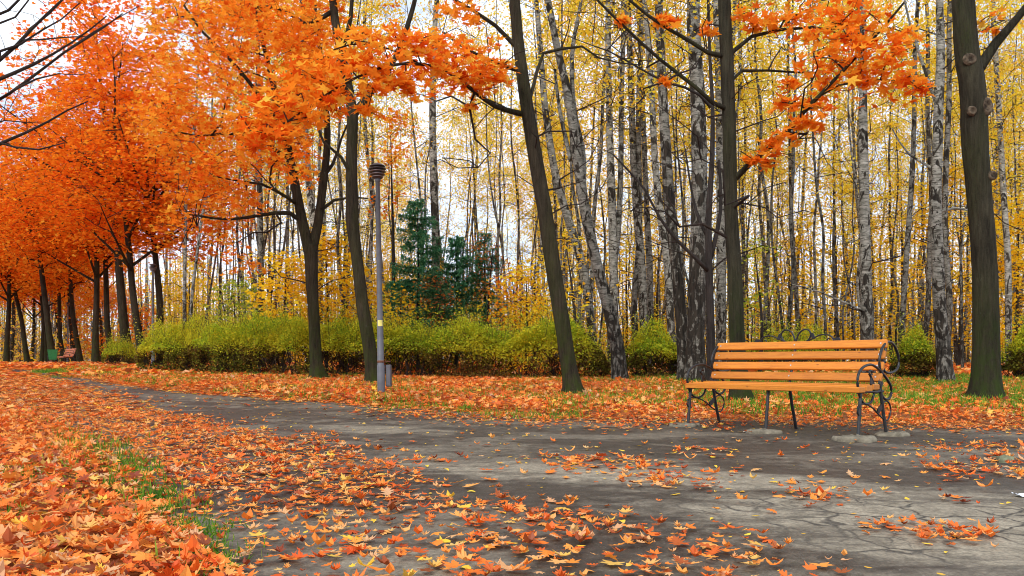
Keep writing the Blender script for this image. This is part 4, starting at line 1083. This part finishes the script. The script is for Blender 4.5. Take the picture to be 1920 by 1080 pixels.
def proto_birch(height, r0, z0, rad, ns, per, size=.066, lf='leaf_birch', bk='birch_far', lean=.0):
    root = empty('birch_tree', (0, 0, 0), 'x', 'tree')
    sk = Skel(); zs = np.linspace(0, height, 12)
    sw = np.cumsum(rng.normal(0, .11, (12, 2)), 0); sw[0] = 0; sw[:, 0] += lean * zs
    P = np.c_[sw, zs]; P[0, 2] = -.1
    rr = np.interp(zs / height, [0, .03, .5, 1], np.array([1.25, 1, .66, .1]) * r0)
    sk.limb(P, 0, 0, attach=False, step=.5, rads=rr)
    tm, cm = MB(), MB()
    T = birch_crown(sk, cm, height, z0, rad, ns, per, size, 0)
    # dead twigs low on the stem
    low = [np.array([np.interp(z, zs, P[:, 0]), np.interp(z, zs, P[:, 1]), z]) + np.array([math.cos(a) * q, math.sin(a) * q, .2 * q]) for z, a, q in zip(rng.uniform(1.5, z0 + 2, 34), rng.uniform(0, 6.283, 34), rng.uniform(.5, 2.2, 34))]
    sk.grow(low, step=.4, climb=.4, jit=.25)
    sk.tubes(cm, rtip=.0055, mbf=tm, fixed_sides=8, sides=3, rmax=.035, e=.4)
    for c in T:
        n = max(2, int(per * rng.uniform(.4, 1.5))); r = rng.uniform(.35, .75)
        pos = c + np.c_[rng.normal(0, r * .5, (n, 2)), -np.abs(rng.normal(0, r * .9, n)) + .2]
        k = rng.random(n) < .5
        for m, vt in ((k, KITES[0]), (~k, KITES[1])):
            place_leaves(cm, vt, pos[m], rng.uniform(0, 6.283, m.sum()), rng.normal(0, .9, m.sum()), rng.uniform(0, 6.283, m.sum()), size * rng.uniform(.7, 1.3, m.sum()), 1)
        for _ in range(2):
            e = np.r_[rng.normal(0, r * .5, 2), -rng.uniform(.3, 1.0) * r]
            cm.tube([c, c + e * .5 + [0, 0, .1], c + e], [.005, .004, .003], 3, 0, cap=False)
    tm.obj('trunk', M[bk], root); cm.obj('crown', [M['twig'], M[lf]], root)
    return root
pb = [proto_birch(21, .090, 8.0, 2.2, 66, 72), proto_birch(19, .08, 9.5, 1.8, 70, 26), proto_birch(23, .10, 8.5, 2.4, 66, 72),
      proto_birch(18, .065, 7.5, 1.8, 54, 62), proto_birch(20, .08, 6.5, 2.1, 66, 60), proto_birch(17, .06, 9, 1.4, 50, 16), proto_birch(20, .075, 10.0, 1.5, 50, 18), proto_birch(16, .05, 6.0, 1.3, 50, 12)]
used_b = set()
def put_birch(kd, X, Y, yaw, sc, label, group, tilt=(0, 0)):
    loc = (X, Y, float(gz(X, Y))); rot = (R(tilt[0]), R(tilt[1]), yaw)
    if kd not in used_b: used_b.add(kd); return move(pb[kd], loc, rot, sc, label, 'tree', group)
    return copy_tree(pb[kd], loc, rot, sc, label, 'tree', group)

# single birches one can pick out (measured)
def near_birch(label, rows, D, crown=None, bk='birch', limbs=(), lf='leaf_birch', per=24, name='birch_tree', extra_low=24, lean=0.0):
    px, py, w = rows[0]
    X = (px - 960) / F * D
    b = np.array([X, D, float(gz(X, D))])
    root = empty(name, tuple(b), label, 'tree')
    P, rr = trunk_px(rows, D, b, lean); P, rr = flare(P, rr)
    # the stem goes on above the picture
    top = P[-1]; d = (P[-1] - P[-2]) / np.linalg.norm(P[-1] - P[-2]); d = (d + [0, 0, .6]); d /= np.linalg.norm(d)
    hrem = max(3.0, (21 if D > 22 else 17) - top[2])
    for q in (.35, .7, 1.0):
        P = np.vstack([P, top + d * hrem * q + np.r_[rng.normal(0, .15, 2), 0]]); rr = np.r_[rr, rr[-1] * (1 - .8 * (q if q < 1 else .95)) if q < .5 else max(.012, rr[len(rows)] * (1 - q) * .6 + .012)]
    sk = Skel(); sk.limb(P, 0, 0, attach=False, step=.35, rads=rr)
    for lb in limbs:
        sk.limb(np.array([P3(px, py, D + dz) - b for px, py, w, dz in lb]), 0, 0, step=.3, rads=np.array([w / 2 / F * (D + dz) for px, py, w, dz in lb]))
    tm, cm = MB(), MB(); H_ = P[-1, 2]; z0 = (crown or 6.5)
    T = birch_crown(sk, cm, H_, z0, 2.0, 90, 0, 0, 0)
    zz = rng.uniform(1.8, z0 + 1.5, extra_low); aa = rng.uniform(0, 6.283, extra_low); qq = rng.uniform(.6, 2.6, extra_low)
    low = [np.array([np.interp(z, sk.P[:, 2], sk.P[:, 0]), np.interp(z, sk.P[:, 2], sk.P[:, 1]), z]) + np.array([math.cos(a) * q, math.sin(a) * q, .35 * q]) for z, a, q in zip(zz, aa, qq)]
    if low: sk.grow(low, step=.35, climb=.5, jit=.22)
    sk.tubes(cm, rtip=.005, mbf=tm, fixed_sides=14, sides=4, rmax=.035, e=.4, wob=.06)
    for c in T:
        n = max(1, int(per * rng.uniform(.3, 1.7))); r = rng.uniform(.35, .75)
        pos = c + np.c_[rng.normal(0, r * .5, (n, 2)), -np.abs(rng.normal(0, r * .9, n)) + .2]
        place_leaves(cm, KITES[0], pos, rng.uniform(0, 6.283, n), rng.normal(0, .9, n), rng.uniform(0, 6.283, n), .056 * rng.uniform(.7, 1.3, n), 1)
        for _ in range(3):
            e = np.r_[rng.normal(0, r * .6, 2), -rng.uniform(.2, 1.0) * r]
            cm.tube([c, c + e * .5 + [0, 0, .1], c + e], [.005, .004, .003], 3, 0, cap=False)
    tm.obj('trunk', M[bk], root); cm.obj('crown', [M['twig'], M[lf]], root)
    return root

near_birch('leaning birch with forked white stem behind the leaning maple', [(1163, 706, 32), (1158, 660, 28), (1147, 600, 25), (1120, 500, 21), (1098, 400, 21), (1083, 300, 20), (1068, 190, 17), (1047, 100, 14), (1027, 0, 12)], 19.5, 7,
           limbs=[[(1092, 370, 12, 0), (1093, 290, 11, .2), (1076, 200, 9, .4), (1073, 100, 8, .5), (1090, 0, 6, .6)], [(1070, 300, 9, .1), (1050, 210, 7, .2), (1040, 130, 5, .3)]])
near_birch('slim birch leaning left in parallel behind the forked leaning birch', [(1118, 640, 17), (1103, 560, 17), (1090, 490, 17), (1062, 400, 16), (1040, 320, 15), (1022, 200, 13), (1012, 80, 11), (1005, 0, 9)], 24, 7.5)
near_birch('straight white birch just right of the forked leaning birch', [(1152, 620, 20), (1150, 520, 18), (1148, 400, 16), (1144, 280, 14), (1141, 150, 12), (1140, 0, 10)], 26, 7.5)
near_birch('white birch of medium girth above the gap between the hedge shrubs', [(1210, 615, 18), (1204, 520, 17), (1196, 420, 16), (1188, 300, 14), (1183, 150, 12), (1178, 0, 10)], 28, 8)
near_birch('darker thin birch standing close right of the medium white birch', [(1222, 615, 13), (1218, 500, 13), (1212, 380, 11), (1205, 200, 10), (1196, 0, 8)], 30, 8)
near_birch('grey rough-barked birch, left of the pair left of the bench', [(1283, 705, 27), (1279, 620, 24), (1270, 520, 22), (1257, 400, 22), (1250, 300, 21), (1244, 200, 19), (1238, 80, 17), (1236, 0, 15)], 19, 7, 'birch_rough')
near_birch('thin birch leaning left, half hidden behind the grey rough-barked birch', [(1262, 610, 16), (1252, 500, 16), (1238, 400, 15), (1228, 300, 13), (1222, 180, 12), (1212, 40, 10)], 25, 8)
near_birch('thickest old birch with cracked bark, beside the dark stem left of the bench', [(1304, 703, 44), (1304, 640, 36), (1307, 540, 34), (1310, 440, 33), (1311, 300, 31), (1308, 180, 29), (1302, 80, 26), (1300, 0, 25)], 18.5, 7, 'birch_rough')
near_birch('pale birch squeezed behind the straight maple behind the bench', [(1352, 640, 20), (1352, 500, 19), (1352, 400, 18), (1350, 250, 16), (1346, 100, 14), (1342, 0, 12)], 26, 8)
near_birch('black and white birch rising behind the middle of the bench back', [(1629, 700, 28), (1627, 620, 25), (1624, 520, 23), (1621, 400, 21), (1619, 300, 20), (1618, 200, 17), (1619, 100, 15), (1618, 0, 13)], 19, 8,
           limbs=[[(1628, 590, 5, 0), (1590, 570, 4, 0), (1530, 545, 3, .2), (1470, 530, 2, .3)]])
near_birch('white birch with black diamond scars beside the shrub near the big maple', [(1774, 705, 36), (1768, 650, 30), (1762, 580, 27), (1758, 480, 25), (1755, 400, 24), (1757, 300, 22), (1760, 200, 20), (1764, 100, 18), (1762, 0, 15)], 18.5, 8,
           limbs=[[(1756, 320, 6, 0), (1738, 310, 5, .2), (1700, 285, 3.5, .3), (1672, 240, 2.5, .3)], [(1757, 200, 6, 0), (1730, 120, 5, .2), (1705, 40, 4, .3), (1692, -20, 3, .3)], [(1770, 395, 5, 0), (1800, 390, 4, -.2), (1830, 402, 3, -.3)]])
near_birch('slender white birch to the right of the big scarred maple', [(1891, 600, 14), (1890, 500, 14), (1884, 400, 13), (1876, 260, 12), (1868, 120, 11), (1862, 0, 9)], 27, 8)
near_birch('dark-barked birch between the forked maple and the second lamp post', [(491, 620, 14), (489, 520, 13), (488, 420, 12), (486, 300, 11), (484, 150, 9), (482, 0, 7)], 29, 8, 'birch_rough')
near_birch('tall dark-flecked birch rising out of the spruces', [(820, 600, 16), (817, 450, 16), (813, 330, 15), (811, 200, 13), (814, 90, 11), (819, 0, 9)], 29, 8, 'birch_rough')
near_birch('white birch directly behind the forked maple', [(598, 610, 17), (596, 480, 16), (583, 380, 15), (574, 280, 13), (570, 150, 11), (566, 0, 9)], 28, 8)
# the dark many-branched stem left of the bench
near_birch('dark many-branched stem pressed against the thickest old birch', [(1337, 715, 22), (1334, 650, 17), (1331, 560, 15), (1329, 480, 14), (1329, 400, 12), (1335, 300, 10), (1336, 200, 8), (1330, 80, 6)], 17.5, 6.5, 'bark_dark', name='bare_tree', per=1, extra_low=26,
           limbs=[[(1330, 510, 9, 0), (1300, 480, 7, -.2), (1260, 440, 6, -.3), (1232, 400, 5, -.4), (1205, 350, 4, -.4), (1150, 290, 3, -.4)],
                  [(1331, 490, 9, 0), (1345, 430, 8, .1), (1352, 380, 6, .2), (1348, 300, 5, .3)],
                  [(1330, 450, 7, 0), (1310, 410, 6, .2), (1297, 360, 4, .3), (1285, 280, 3, .3)],
                  [(1332, 200, 6, 0), (1300, 170, 5, -.2), (1240, 150, 4, -.3), (1150, 100, 3, -.3), (1110, 85, 2, -.3)]])

# the birch wood behind
placed = []
def spread(n, d0, d1, x0, x1, mind, kinds, label, group, dens=None):
    k = 0; tries = 0
    while k < n and tries < n * 60:
        tries += 1
        D = math.sqrt(rng.uniform(d0 ** 2, d1 ** 2)); px = rng.uniform(x0, x1); X = (px - 960) / F * D
        if dens is not None and rng.random() > dens(px): continue
        if any((X - a) ** 2 + (D - c) ** 2 < mind ** 2 for a, c in placed): continue
        if px < 330 and D < 62: continue
        placed.append((X, D)); k += 1
        put_birch(int(rng.choice(kinds)), X, D, rng.uniform(0, 6.283), rng.uniform(.75, 1.2), label, group, (rng.normal(0, 1.8), rng.normal(-.9, 2.2)))
WG = 'birches in the wood behind the hedge'
dens_mid = lambda px: .35 if 720 < px < 1020 else (.6 if px < 720 else 1)
spread(36, 25, 36, 1100, 2000, .8, [0, 2, 3, 4, 6, 7, 7, 5], 'slim birch in the yellow wood behind the bench', WG)
spread(24, 27, 40, 330, 1120, 1.3, [1, 5, 6, 3], 'slim birch in the open wood behind the long hedge', WG, dens_mid)
spread(88, 34, 60, 1080, 2050, .8, [0, 2, 3, 4, 1, 6, 7, 5, 7], 'slim birch in the yellow wood behind the bench', WG)
spread(56, 36, 62, 300, 1080, 1.1, [1, 5, 6, 3], 'slim birch in the open wood behind the long hedge', WG, dens_mid)
spread(92, 58, 85, -20, 2050, .9, [0, 1, 2, 3, 5, 6, 7], 'far birch standing deep in the wood', WG, lambda px: .3 if 780 < px < 1010 else 1)

# far wood that reads as one mass
fw = MB()
for _ in range(620):
    D = rng.uniform(86, 125); px = rng.uniform(-150, 2100); X = (px - 960) / F * D; r = rng.uniform(.08, .16)
    hgt = rng.uniform(9, 17); z = float(gz(X, D)); lx = rng.normal(0, .4)
    fw.tube([(X, D, z - .1), (X + lx * .5, D, z + hgt * .5), (X + lx, D, z + hgt)], [r, r * .75, r * .2], 5, 0, cap=False)
for _ in range(8000):                                             # bare brush
    D = rng.uniform(70, 120); px = rng.uniform(-150, 2100); X = (px - 960) / F * D; z = float(.55 + rng.random() ** 1.6 * 6)
    a = rng.normal(0, .5, 2); L = rng.uniform(.8, 2.2)
    fw.tube([(X, D, z), (X + a[0] * L, D + a[1] * L, z + L)], [.022, .008], 3, 1, cap=False)
n = 90000
D = rng.uniform(76, 124, n); px = rng.uniform(-150, 2100, n); X = (px - 960) / F * D
hmax = np.where((px > 780) & (px < 1030), 6.5, np.where(px > 1030, 15, 10)) * (.6 + .6 * fbm(X * .12, D * .12, 61))
Z = .55 + hmax * rng.random(n) ** .8
keep = vnoise(X * .35, Z * .35 + D * .05, 63) > .36
X, D, Z = X[keep], D[keep], Z[keep]; n = len(X)
place_leaves(fw, KITES[0], np.stack([X, D, Z], 1), rng.uniform(0, 6.283, n), rng.normal(0, .9, n), rng.uniform(0, 6.283, n), .17 * rng.uniform(.6, 1.3, n), 2)
n = 120000
D = rng.uniform(62, 118, n); px = rng.uniform(-150, 2100, n); X = (px - 960) / F * D
Z = .5 + rng.gamma(1.6, 1.5, n) * (.5 + fbm(X * .2, D * .2, 67))
keep = vnoise(X * .3, D * .3, 69) > .3; X, D, Z = X[keep], D[keep], Z[keep]; n = len(X); k = rng.random(n) < .5
for m, mi in ((k, 2), (~k, 3)):
    c = m.sum(); place_leaves(fw, KITES[0], np.stack([X, D, Z], 1)[m], rng.uniform(0, 6.283, c), rng.normal(0, .9, c), rng.uniform(0, 6.283, c), .14 * rng.uniform(.6, 1.3, c), mi)
tag(fw.obj('distant_woods', [M['birch'], M['twig'], M['leaf_birch'], M['leaf_tan']]), 'far mass of birch trunks and yellow foliage closing off the view', 'woods', kind='stuff')

# --- young maples and shrubs under the birches
def bush_tree(label, px, D, top, wpx, lf, n, size=.09, base_frac=.12, per=20, name='young_maple', cat='tree', rs=(.35, .7), cx=0, VT=LEAFB, flat=.2):
    X = (px - 960) / F * D; b = np.array([X, D, float(gz(X, D))])
    root = empty(name, tuple(b), label, cat)
    Ht = H - (top - HZ) / F * D - b[2]; W = wpx / F * D / 2
    sk = Skel(); sk.limb([(0, 0, -.1), (.05, 0, Ht * .4), (rng.normal(0, .1), 0, Ht * .9)], .035 + Ht * .008, .012, attach=False)
    T = []
    for _ in range(n):
        a = rng.uniform(0, 6.283); u = rng.random(); z = Ht * (base_frac + (1 - base_frac) * u); q = W * rng.random() ** .55 * (math.sin(math.pi * (.15 + .8 * u)) ** .6)
        T.append(np.array([q * math.cos(a), q * math.sin(a), z]))
    sk.grow(T, step=.4, climb=1.0)
    tm, cm = MB(), MB(); sk.tubes(cm, rtip=.005, mbf=tm, sides=3, fixed_sides=7, rmax=.03)
    for c in T: spray(cm, None, c, rng.uniform(*rs), int(per * rng.uniform(.6, 1.4)), size, VT, 1, flat, twigs=1)
    tm.obj('trunk', M['bark_dark'], root); cm.obj('crown', [M['twig'], M[lf]], root)
    return root
bush_tree('golden young maple glowing behind the forked maple', 612, 28, 432, 130, 'leaf_yellow', 120, .12)
bush_tree('broad golden young maple between the dark birch and the forked maple', 530, 27, 470, 140, 'leaf_yellow', 110, .12)
bush_tree('yellow-green young maple behind the left part of the hedge', 440, 29, 520, 110, 'leaf_lime', 60, .11)
bush_tree('low golden shrub under the spruces', 800, 30, 490, 190, 'leaf_yellow', 90, .1, name='shrub', cat='shrub')
bush_tree('rust-leaved sapling right of the spruces', 912, 26.5, 440, 80, 'leaf_rust', 48, .06, name='sapling')
bush_tree('yellow-orange young maple just left of the leaning maple', 1000, 25, 475, 120, 'leaf_yellow', 70)
bush_tree('yellow sapling between the two leaning birches', 1075, 22.5, 430, 110, 'leaf_yellow', 34, .1, per=10, name='sapling')
bush_tree('yellow-green sapling behind the bench next to the straight maple', 1425, 24, 440, 70, 'leaf_lime', 26, per=16, name='sapling')
bush_tree('green-leaved sapling left of the lamp post behind the hedge', 640, 30, 400, 80, 'leaf_lime', 30, per=10, name='sapling')
bush_tree('golden young maple behind the white birch with black scars', 1800, 32, 300, 230, 'leaf_yellow', 210, .12)
bush_tree('orange-yellow young maple right of the big scarred maple', 1905, 31, 380, 150, 'leaf_yellow', 130, .12)
bush_tree('golden maple deep in the wood beyond the bench', 1690, 42, 330, 150, 'leaf_yellow', 90, .13, rs=(.5, .9))
bush_tree('golden maple deep in the wood beyond the thick birch', 1230, 44, 390, 120, 'leaf_yellow', 90, .13, rs=(.5, .9))
bush_tree('orange young maple behind the trunks at the bend of the path', 190, 52, 540, 140, 'leaf_orange', 80, .14, rs=(.5, .9))
bush_tree('second orange young maple low behind the row of trunks', 265, 50, 570, 90, 'leaf_orange', 50, .14, rs=(.5, .9))
bush_tree('red-leaved maple sapling above the lamp head', 735, 27, 205, 90, 'leaf_red', 44, .1, base_frac=.62, per=15, name='young_maple')

bush_tree('low orange-yellow shrub at the left foot of the tallest spruce', 745, 24.6, 545, 90, 'leaf_yellow', 40, .085, name='shrub', cat='shrub')
bush_tree('rusty orange shrub showing between the two taller spruces', 825, 25.2, 520, 80, 'leaf_rust', 36, .07, name='shrub', cat='shrub')
bush_tree('orange shrub to the right of the rust-leaved sapling', 965, 25.5, 500, 80, 'leaf_orange', 32, .085, name='shrub', cat='shrub')
bush_tree('wide yellow-orange shrub filling the gap left of the leaning maple', 985, 24.2, 505, 150, 'leaf_yellow', 90, .09, name='shrub', cat='shrub', base_frac=.05)
bush_tree('dense yellow shrub standing behind the hedge under the thin spruce', 905, 28.5, 535, 150, 'leaf_yellow', 80, .1, name='shrub', cat='shrub', base_frac=.05)
bush_tree('bright yellow young maple between the curved maple and the lamp post', 668, 27, 470, 120, 'leaf_yellow', 70, .11)
# copies of one golden young maple all through the wood
gold = bush_tree('golden young maple glowing between the far birches', 1480, 46, 440, 150, 'leaf_yellow', 120, .12, rs=(.5, .9))
gold['group'] = 'golden young maples in the wood'
for q in range(42):
    px = rng.uniform(1080, 2050) if q < 22 else rng.uniform(330, 760) if q < 30 else rng.uniform(700, 1060)
    D = rng.uniform(38, 76); X = (px - 960) / F * D
    if any((X - a) ** 2 + (D - c) ** 2 < .5 for a, c in placed): continue
    copy_tree(gold, (X, D, float(gz(X, D))), (0, 0, rng.uniform(0, 6.28)), rng.uniform(.75, 1.35) if q < 30 else rng.uniform(.5, .8), 'golden young maple glowing between the far birches', 'tree', 'golden young maples in the wood')

# --- spruces
def spruce(label, px, D, top, wpx, dens=1.0):
    X = (px - 960) / F * D; b = np.array([X, D, float(gz(X, D))])
    root = empty('spruce_tree', tuple(b), label, 'tree')
    Ht = H - (top - HZ) / F * D - b[2]; W = wpx / F * D / 2
    tm, cm = MB(), MB(); tm.tube([(0, 0, -.1), (0.03, 0, Ht * .5), (0, 0, Ht)], [.07, .045, .01], 8)
    z = .9
    while z < Ht * .985:
        u = z / Ht; L = W * (1 - u) ** .65 * 1.3 + .18
        for q in range(rng.integers(5, 9)):
            if rng.random() > dens * .9: continue
            a = rng.uniform(0, 6.283); l = L * rng.uniform(.6, 1.15); d = np.array([math.cos(a), math.sin(a), 0])
            s0 = np.array([0, 0, z]); e = s0 + d * l + [0, 0, -.10 * l + .25 * l * u]; mdl = s0 + d * l * .5 + [0, 0, -.02]
            cm.tube([s0, mdl, e], [.012, .009, .004], 3, 0, cap=False)
            n = int(165 * l + 20); t = rng.random(n) ** .6; side = rng.normal(0, .17 * l + .06, n) * (1.1 - t)
            pp = s0 + (e - s0) * t[:, None] + np.c_[-d[1] * side, d[0] * side, -np.abs(rng.normal(0, .15, n)) + .05]
            place_leaves(cm, SLIM[0], pp, np.arctan2(d[1], d[0]) - 1.57 + rng.normal(0, .7, n), rng.normal(-.2, .5, n), np.zeros(n), .068 * rng.uniform(.6, 1.3, n), 1)
        z += rng.uniform(.16, .28)
    tm.obj('trunk', M['bark_dark'], root); cm.obj('crown', [M['twig'], M['needle']], root)
spruce('tallest blue-green young spruce right of the lamp post', 783, 26, 375, 150, .85)
spruce('middle blue-green spruce, second to the right of the lamp post', 855, 26.5, 440, 95)
spruce('thin dark spruce with sparse boughs beside the rust-leaved sapling', 908, 27.5, 430, 75, .75)

# --- the clipped-looking hedge and the shrubs
def hedge_mats():
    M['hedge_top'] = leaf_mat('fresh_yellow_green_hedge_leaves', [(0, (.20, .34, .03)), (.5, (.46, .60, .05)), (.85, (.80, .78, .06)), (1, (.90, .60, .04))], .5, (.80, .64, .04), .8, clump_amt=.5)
    M['hedge_low'] = leaf_mat('shade_darkened_olive_hedge_leaves', [(0, (.05, .03, .015)), (.4, (.11, .115, .02)), (.8, (.22, .24, .03)), (1, (.36, .22, .04))], .3, (.15, .055, .025), .45)  # olive and red-brown leaves, darkened to paint in shade low in the hedge
hedge_mats()
def hedge(name, label, cat, line, hgt, wid, n, bumps=.42, top=None):
    """line: ground points along the hedge"""
    line = np.array(line, float); b = np.array([*line[len(line) // 2], 0]); b[2] = float(gz(b[0], b[1]))
    root = empty(name, tuple(b), label, cat)
    C = resample(line, 200); L = np.linalg.norm(np.diff(C, axis=0), axis=1).sum()
    Tn = np.gradient(C, axis=0); Tn /= np.linalg.norm(Tn, axis=1)[:, None]; Nn = np.c_[-Tn[:, 1], Tn[:, 0]]
    def at(s): return np.stack([np.interp(s * 199, np.arange(200), C[:, k]) for k in (0, 1)], -1), np.stack([np.interp(s * 199, np.arange(200), Nn[:, k]) for k in (0, 1)], -1)
    cm, tm = MB(), MB()
    def surf(s, th, q):
        """point of the bushy profile: th 0 front foot .. pi back foot, q depth 0..1"""
        endt = np.clip(np.minimum(s, 1 - s) * L / .8, .12, 1) ** .5
        lump = 1 + bumps * (fbm(s * L * .9, th * 1.3, 71) - .5) * 2 + .18 * (fbm(s * L * 3.1, th * 4, 73) - .5) * 2
        h = hgt * endt * lump; w = wid * endt * lump * (1 + .12 * np.sin(s * L * 1.7))
        ct = np.cos(th); st = np.sin(th)
        off = -np.sign(ct) * np.abs(ct) ** .7 * w * q; z = np.abs(st) ** .75 * h * q
        c, nn = at(s); X = c[:, 0] + nn[:, 0] * off; Y = c[:, 1] + nn[:, 1] * off
        return np.stack([X, Y, gz(X, Y) + z], -1) - b, z / hgt
    s = rng.random(n); th = np.pi * rng.random(n) ** .85; q = 1 - np.abs(rng.normal(0, .13, n))
    p, zr = surf(s, th, np.clip(q, .3, 1.1))
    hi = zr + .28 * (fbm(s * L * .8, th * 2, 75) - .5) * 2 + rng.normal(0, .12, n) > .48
    gap = (zr < .5) & (fbm(s * L * 2.2, th * 3.5, 77) > .5)            # openings low in the hedge
    k = ~gap
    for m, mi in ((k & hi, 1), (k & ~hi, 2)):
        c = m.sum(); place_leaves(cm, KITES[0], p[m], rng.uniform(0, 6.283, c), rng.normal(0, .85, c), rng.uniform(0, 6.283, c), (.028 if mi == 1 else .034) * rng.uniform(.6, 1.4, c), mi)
    # upright young shoots along the top
    ns = int(L * 78); s = rng.random(ns); th = rng.uniform(.22 * np.pi, .85 * np.pi, ns); p, zr = surf(s, th, np.full(ns, .93))
    for a in p:
        l = rng.gamma(2.2, .13) * hgt * .8 + .08; d = np.array([rng.normal(0, .38), rng.normal(0, .3), 1.0]) * l
        cm.tube([a, a + d * .5 + rng.normal(0, .02, 3), a + d], [.005, .004, .002], 3, 0, cap=False)
        c = 18; t = rng.random(c) ** .8
        place_leaves(cm, KITES[0], a + d * t[:, None] + rng.normal(0, .035, (c, 3)), rng.uniform(0, 6.283, c), rng.normal(0, .8, c), rng.uniform(0, 6.283, c), .026 * rng.uniform(.6, 1.3, c), 1)
    # dark stems inside
    for _ in range(int(L * 34)):
        s0 = rng.random(1); f, _z = surf(s0, np.array([np.pi / 2]), np.array([.02]))
        e, _z = surf(np.clip(s0 + rng.normal(0, .5 / L, 1), 0, 1), rng.uniform(.12, .88, 1) * np.pi, rng.uniform(.6, .98, 1))
        f = f[0] + np.r_[rng.normal(0, wid * .3, 2), 0]; e = e[0]
        tm.tube([f, (f + e) / 2 + rng.normal(0, .08, 3), e], [.011, .008, .004], 3, 0, cap=False)
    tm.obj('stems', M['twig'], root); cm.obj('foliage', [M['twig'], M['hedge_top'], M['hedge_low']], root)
Lp = [at_depth(p_, d_)[:2] for p_, d_ in ((275, 26.5), (420, 24.3), (620, 22.3), (820, 21.5), (1000, 21.2), (1140, 21.4))]
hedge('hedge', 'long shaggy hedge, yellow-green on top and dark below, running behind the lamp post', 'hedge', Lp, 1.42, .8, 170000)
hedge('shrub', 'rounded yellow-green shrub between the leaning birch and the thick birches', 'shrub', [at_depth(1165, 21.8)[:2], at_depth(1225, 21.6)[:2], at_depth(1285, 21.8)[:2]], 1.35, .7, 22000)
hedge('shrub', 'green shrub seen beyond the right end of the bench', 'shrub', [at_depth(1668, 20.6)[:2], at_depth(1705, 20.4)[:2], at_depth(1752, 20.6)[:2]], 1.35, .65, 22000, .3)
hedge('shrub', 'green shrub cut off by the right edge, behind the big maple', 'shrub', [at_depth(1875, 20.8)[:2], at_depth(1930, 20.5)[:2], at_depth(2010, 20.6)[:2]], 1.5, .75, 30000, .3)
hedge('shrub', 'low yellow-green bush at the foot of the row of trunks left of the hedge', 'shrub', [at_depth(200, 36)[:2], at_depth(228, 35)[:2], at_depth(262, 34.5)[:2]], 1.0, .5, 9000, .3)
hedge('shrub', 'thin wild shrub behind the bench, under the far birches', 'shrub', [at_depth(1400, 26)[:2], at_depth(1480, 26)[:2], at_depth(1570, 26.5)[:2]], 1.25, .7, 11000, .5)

# ------------------------------------------------------------------ camera, light, sky
cam = bpy.data.cameras.new('camera'); co = bpy.data.objects.new('camera', cam); COL.objects.link(co)
co.location = (0, 0, H); co.rotation_euler = (R(90), 0, 0)
cam.sensor_width = 36; cam.lens = 36 * F / 1920; cam.shift_y = 140 / 1920; cam.clip_start = .05; cam.clip_end = 2000
SC.camera = co

EL, AZ = 38.0, 205.0          # sun height; compass direction it comes from (0 = away from the camera, clockwise)
sd = bpy.data.lights.new('sun', 'SUN'); so = bpy.data.objects.new('sun', sd); COL.objects.link(so)
sd.energy = 1.5; sd.angle = R(14); sd.color = (1.0, .95, .86)
so.rotation_euler = (R(90 - EL), 0, R(180 - AZ))
so.location = (0, -20, 30)

w = bpy.data.worlds.new('World'); SC.world = w; w.use_nodes = True
nt = w.node_tree; nt.nodes.clear()
out = nt.nodes.new('ShaderNodeOutputWorld'); bg = nt.nodes.new('ShaderNodeBackground'); bg.inputs['Strength'].default_value = .12
sky = nt.nodes.new('ShaderNodeTexSky'); sky.sky_type = 'NISHITA'; sky.sun_disc = False; sky.sun_elevation = R(EL); sky.sun_rotation = R(AZ)
v = coords(nt, (1, 1, 2.2), 'Generated')
cl = mrange(nt, noise(nt, v, 2.6, 7, .58, .3),   .38, .54, .4, 1)
c = mixc(nt, cl, sky.outputs[0], (6.9, 7.5, 8.4))
nt.links.new(c, bg.inputs['Color']); nt.links.new(bg.outputs[0], out.inputs[0])

SC.view_settings.view_transform = 'Standard'; SC.view_settings.look = 'None'; SC.view_settings.exposure = .6; SC.view_settings.gamma = 1
cy = SC.cycles
cy.max_bounces = 7; cy.diffuse_bounces = 5; cy.glossy_bounces = 2; cy.transmission_bounces = 4; cy.transparent_max_bounces = 4
cy.use_denoising = True; cy.filter_width = 1.0
cy.caustics_reflective = False; cy.caustics_refractive = False
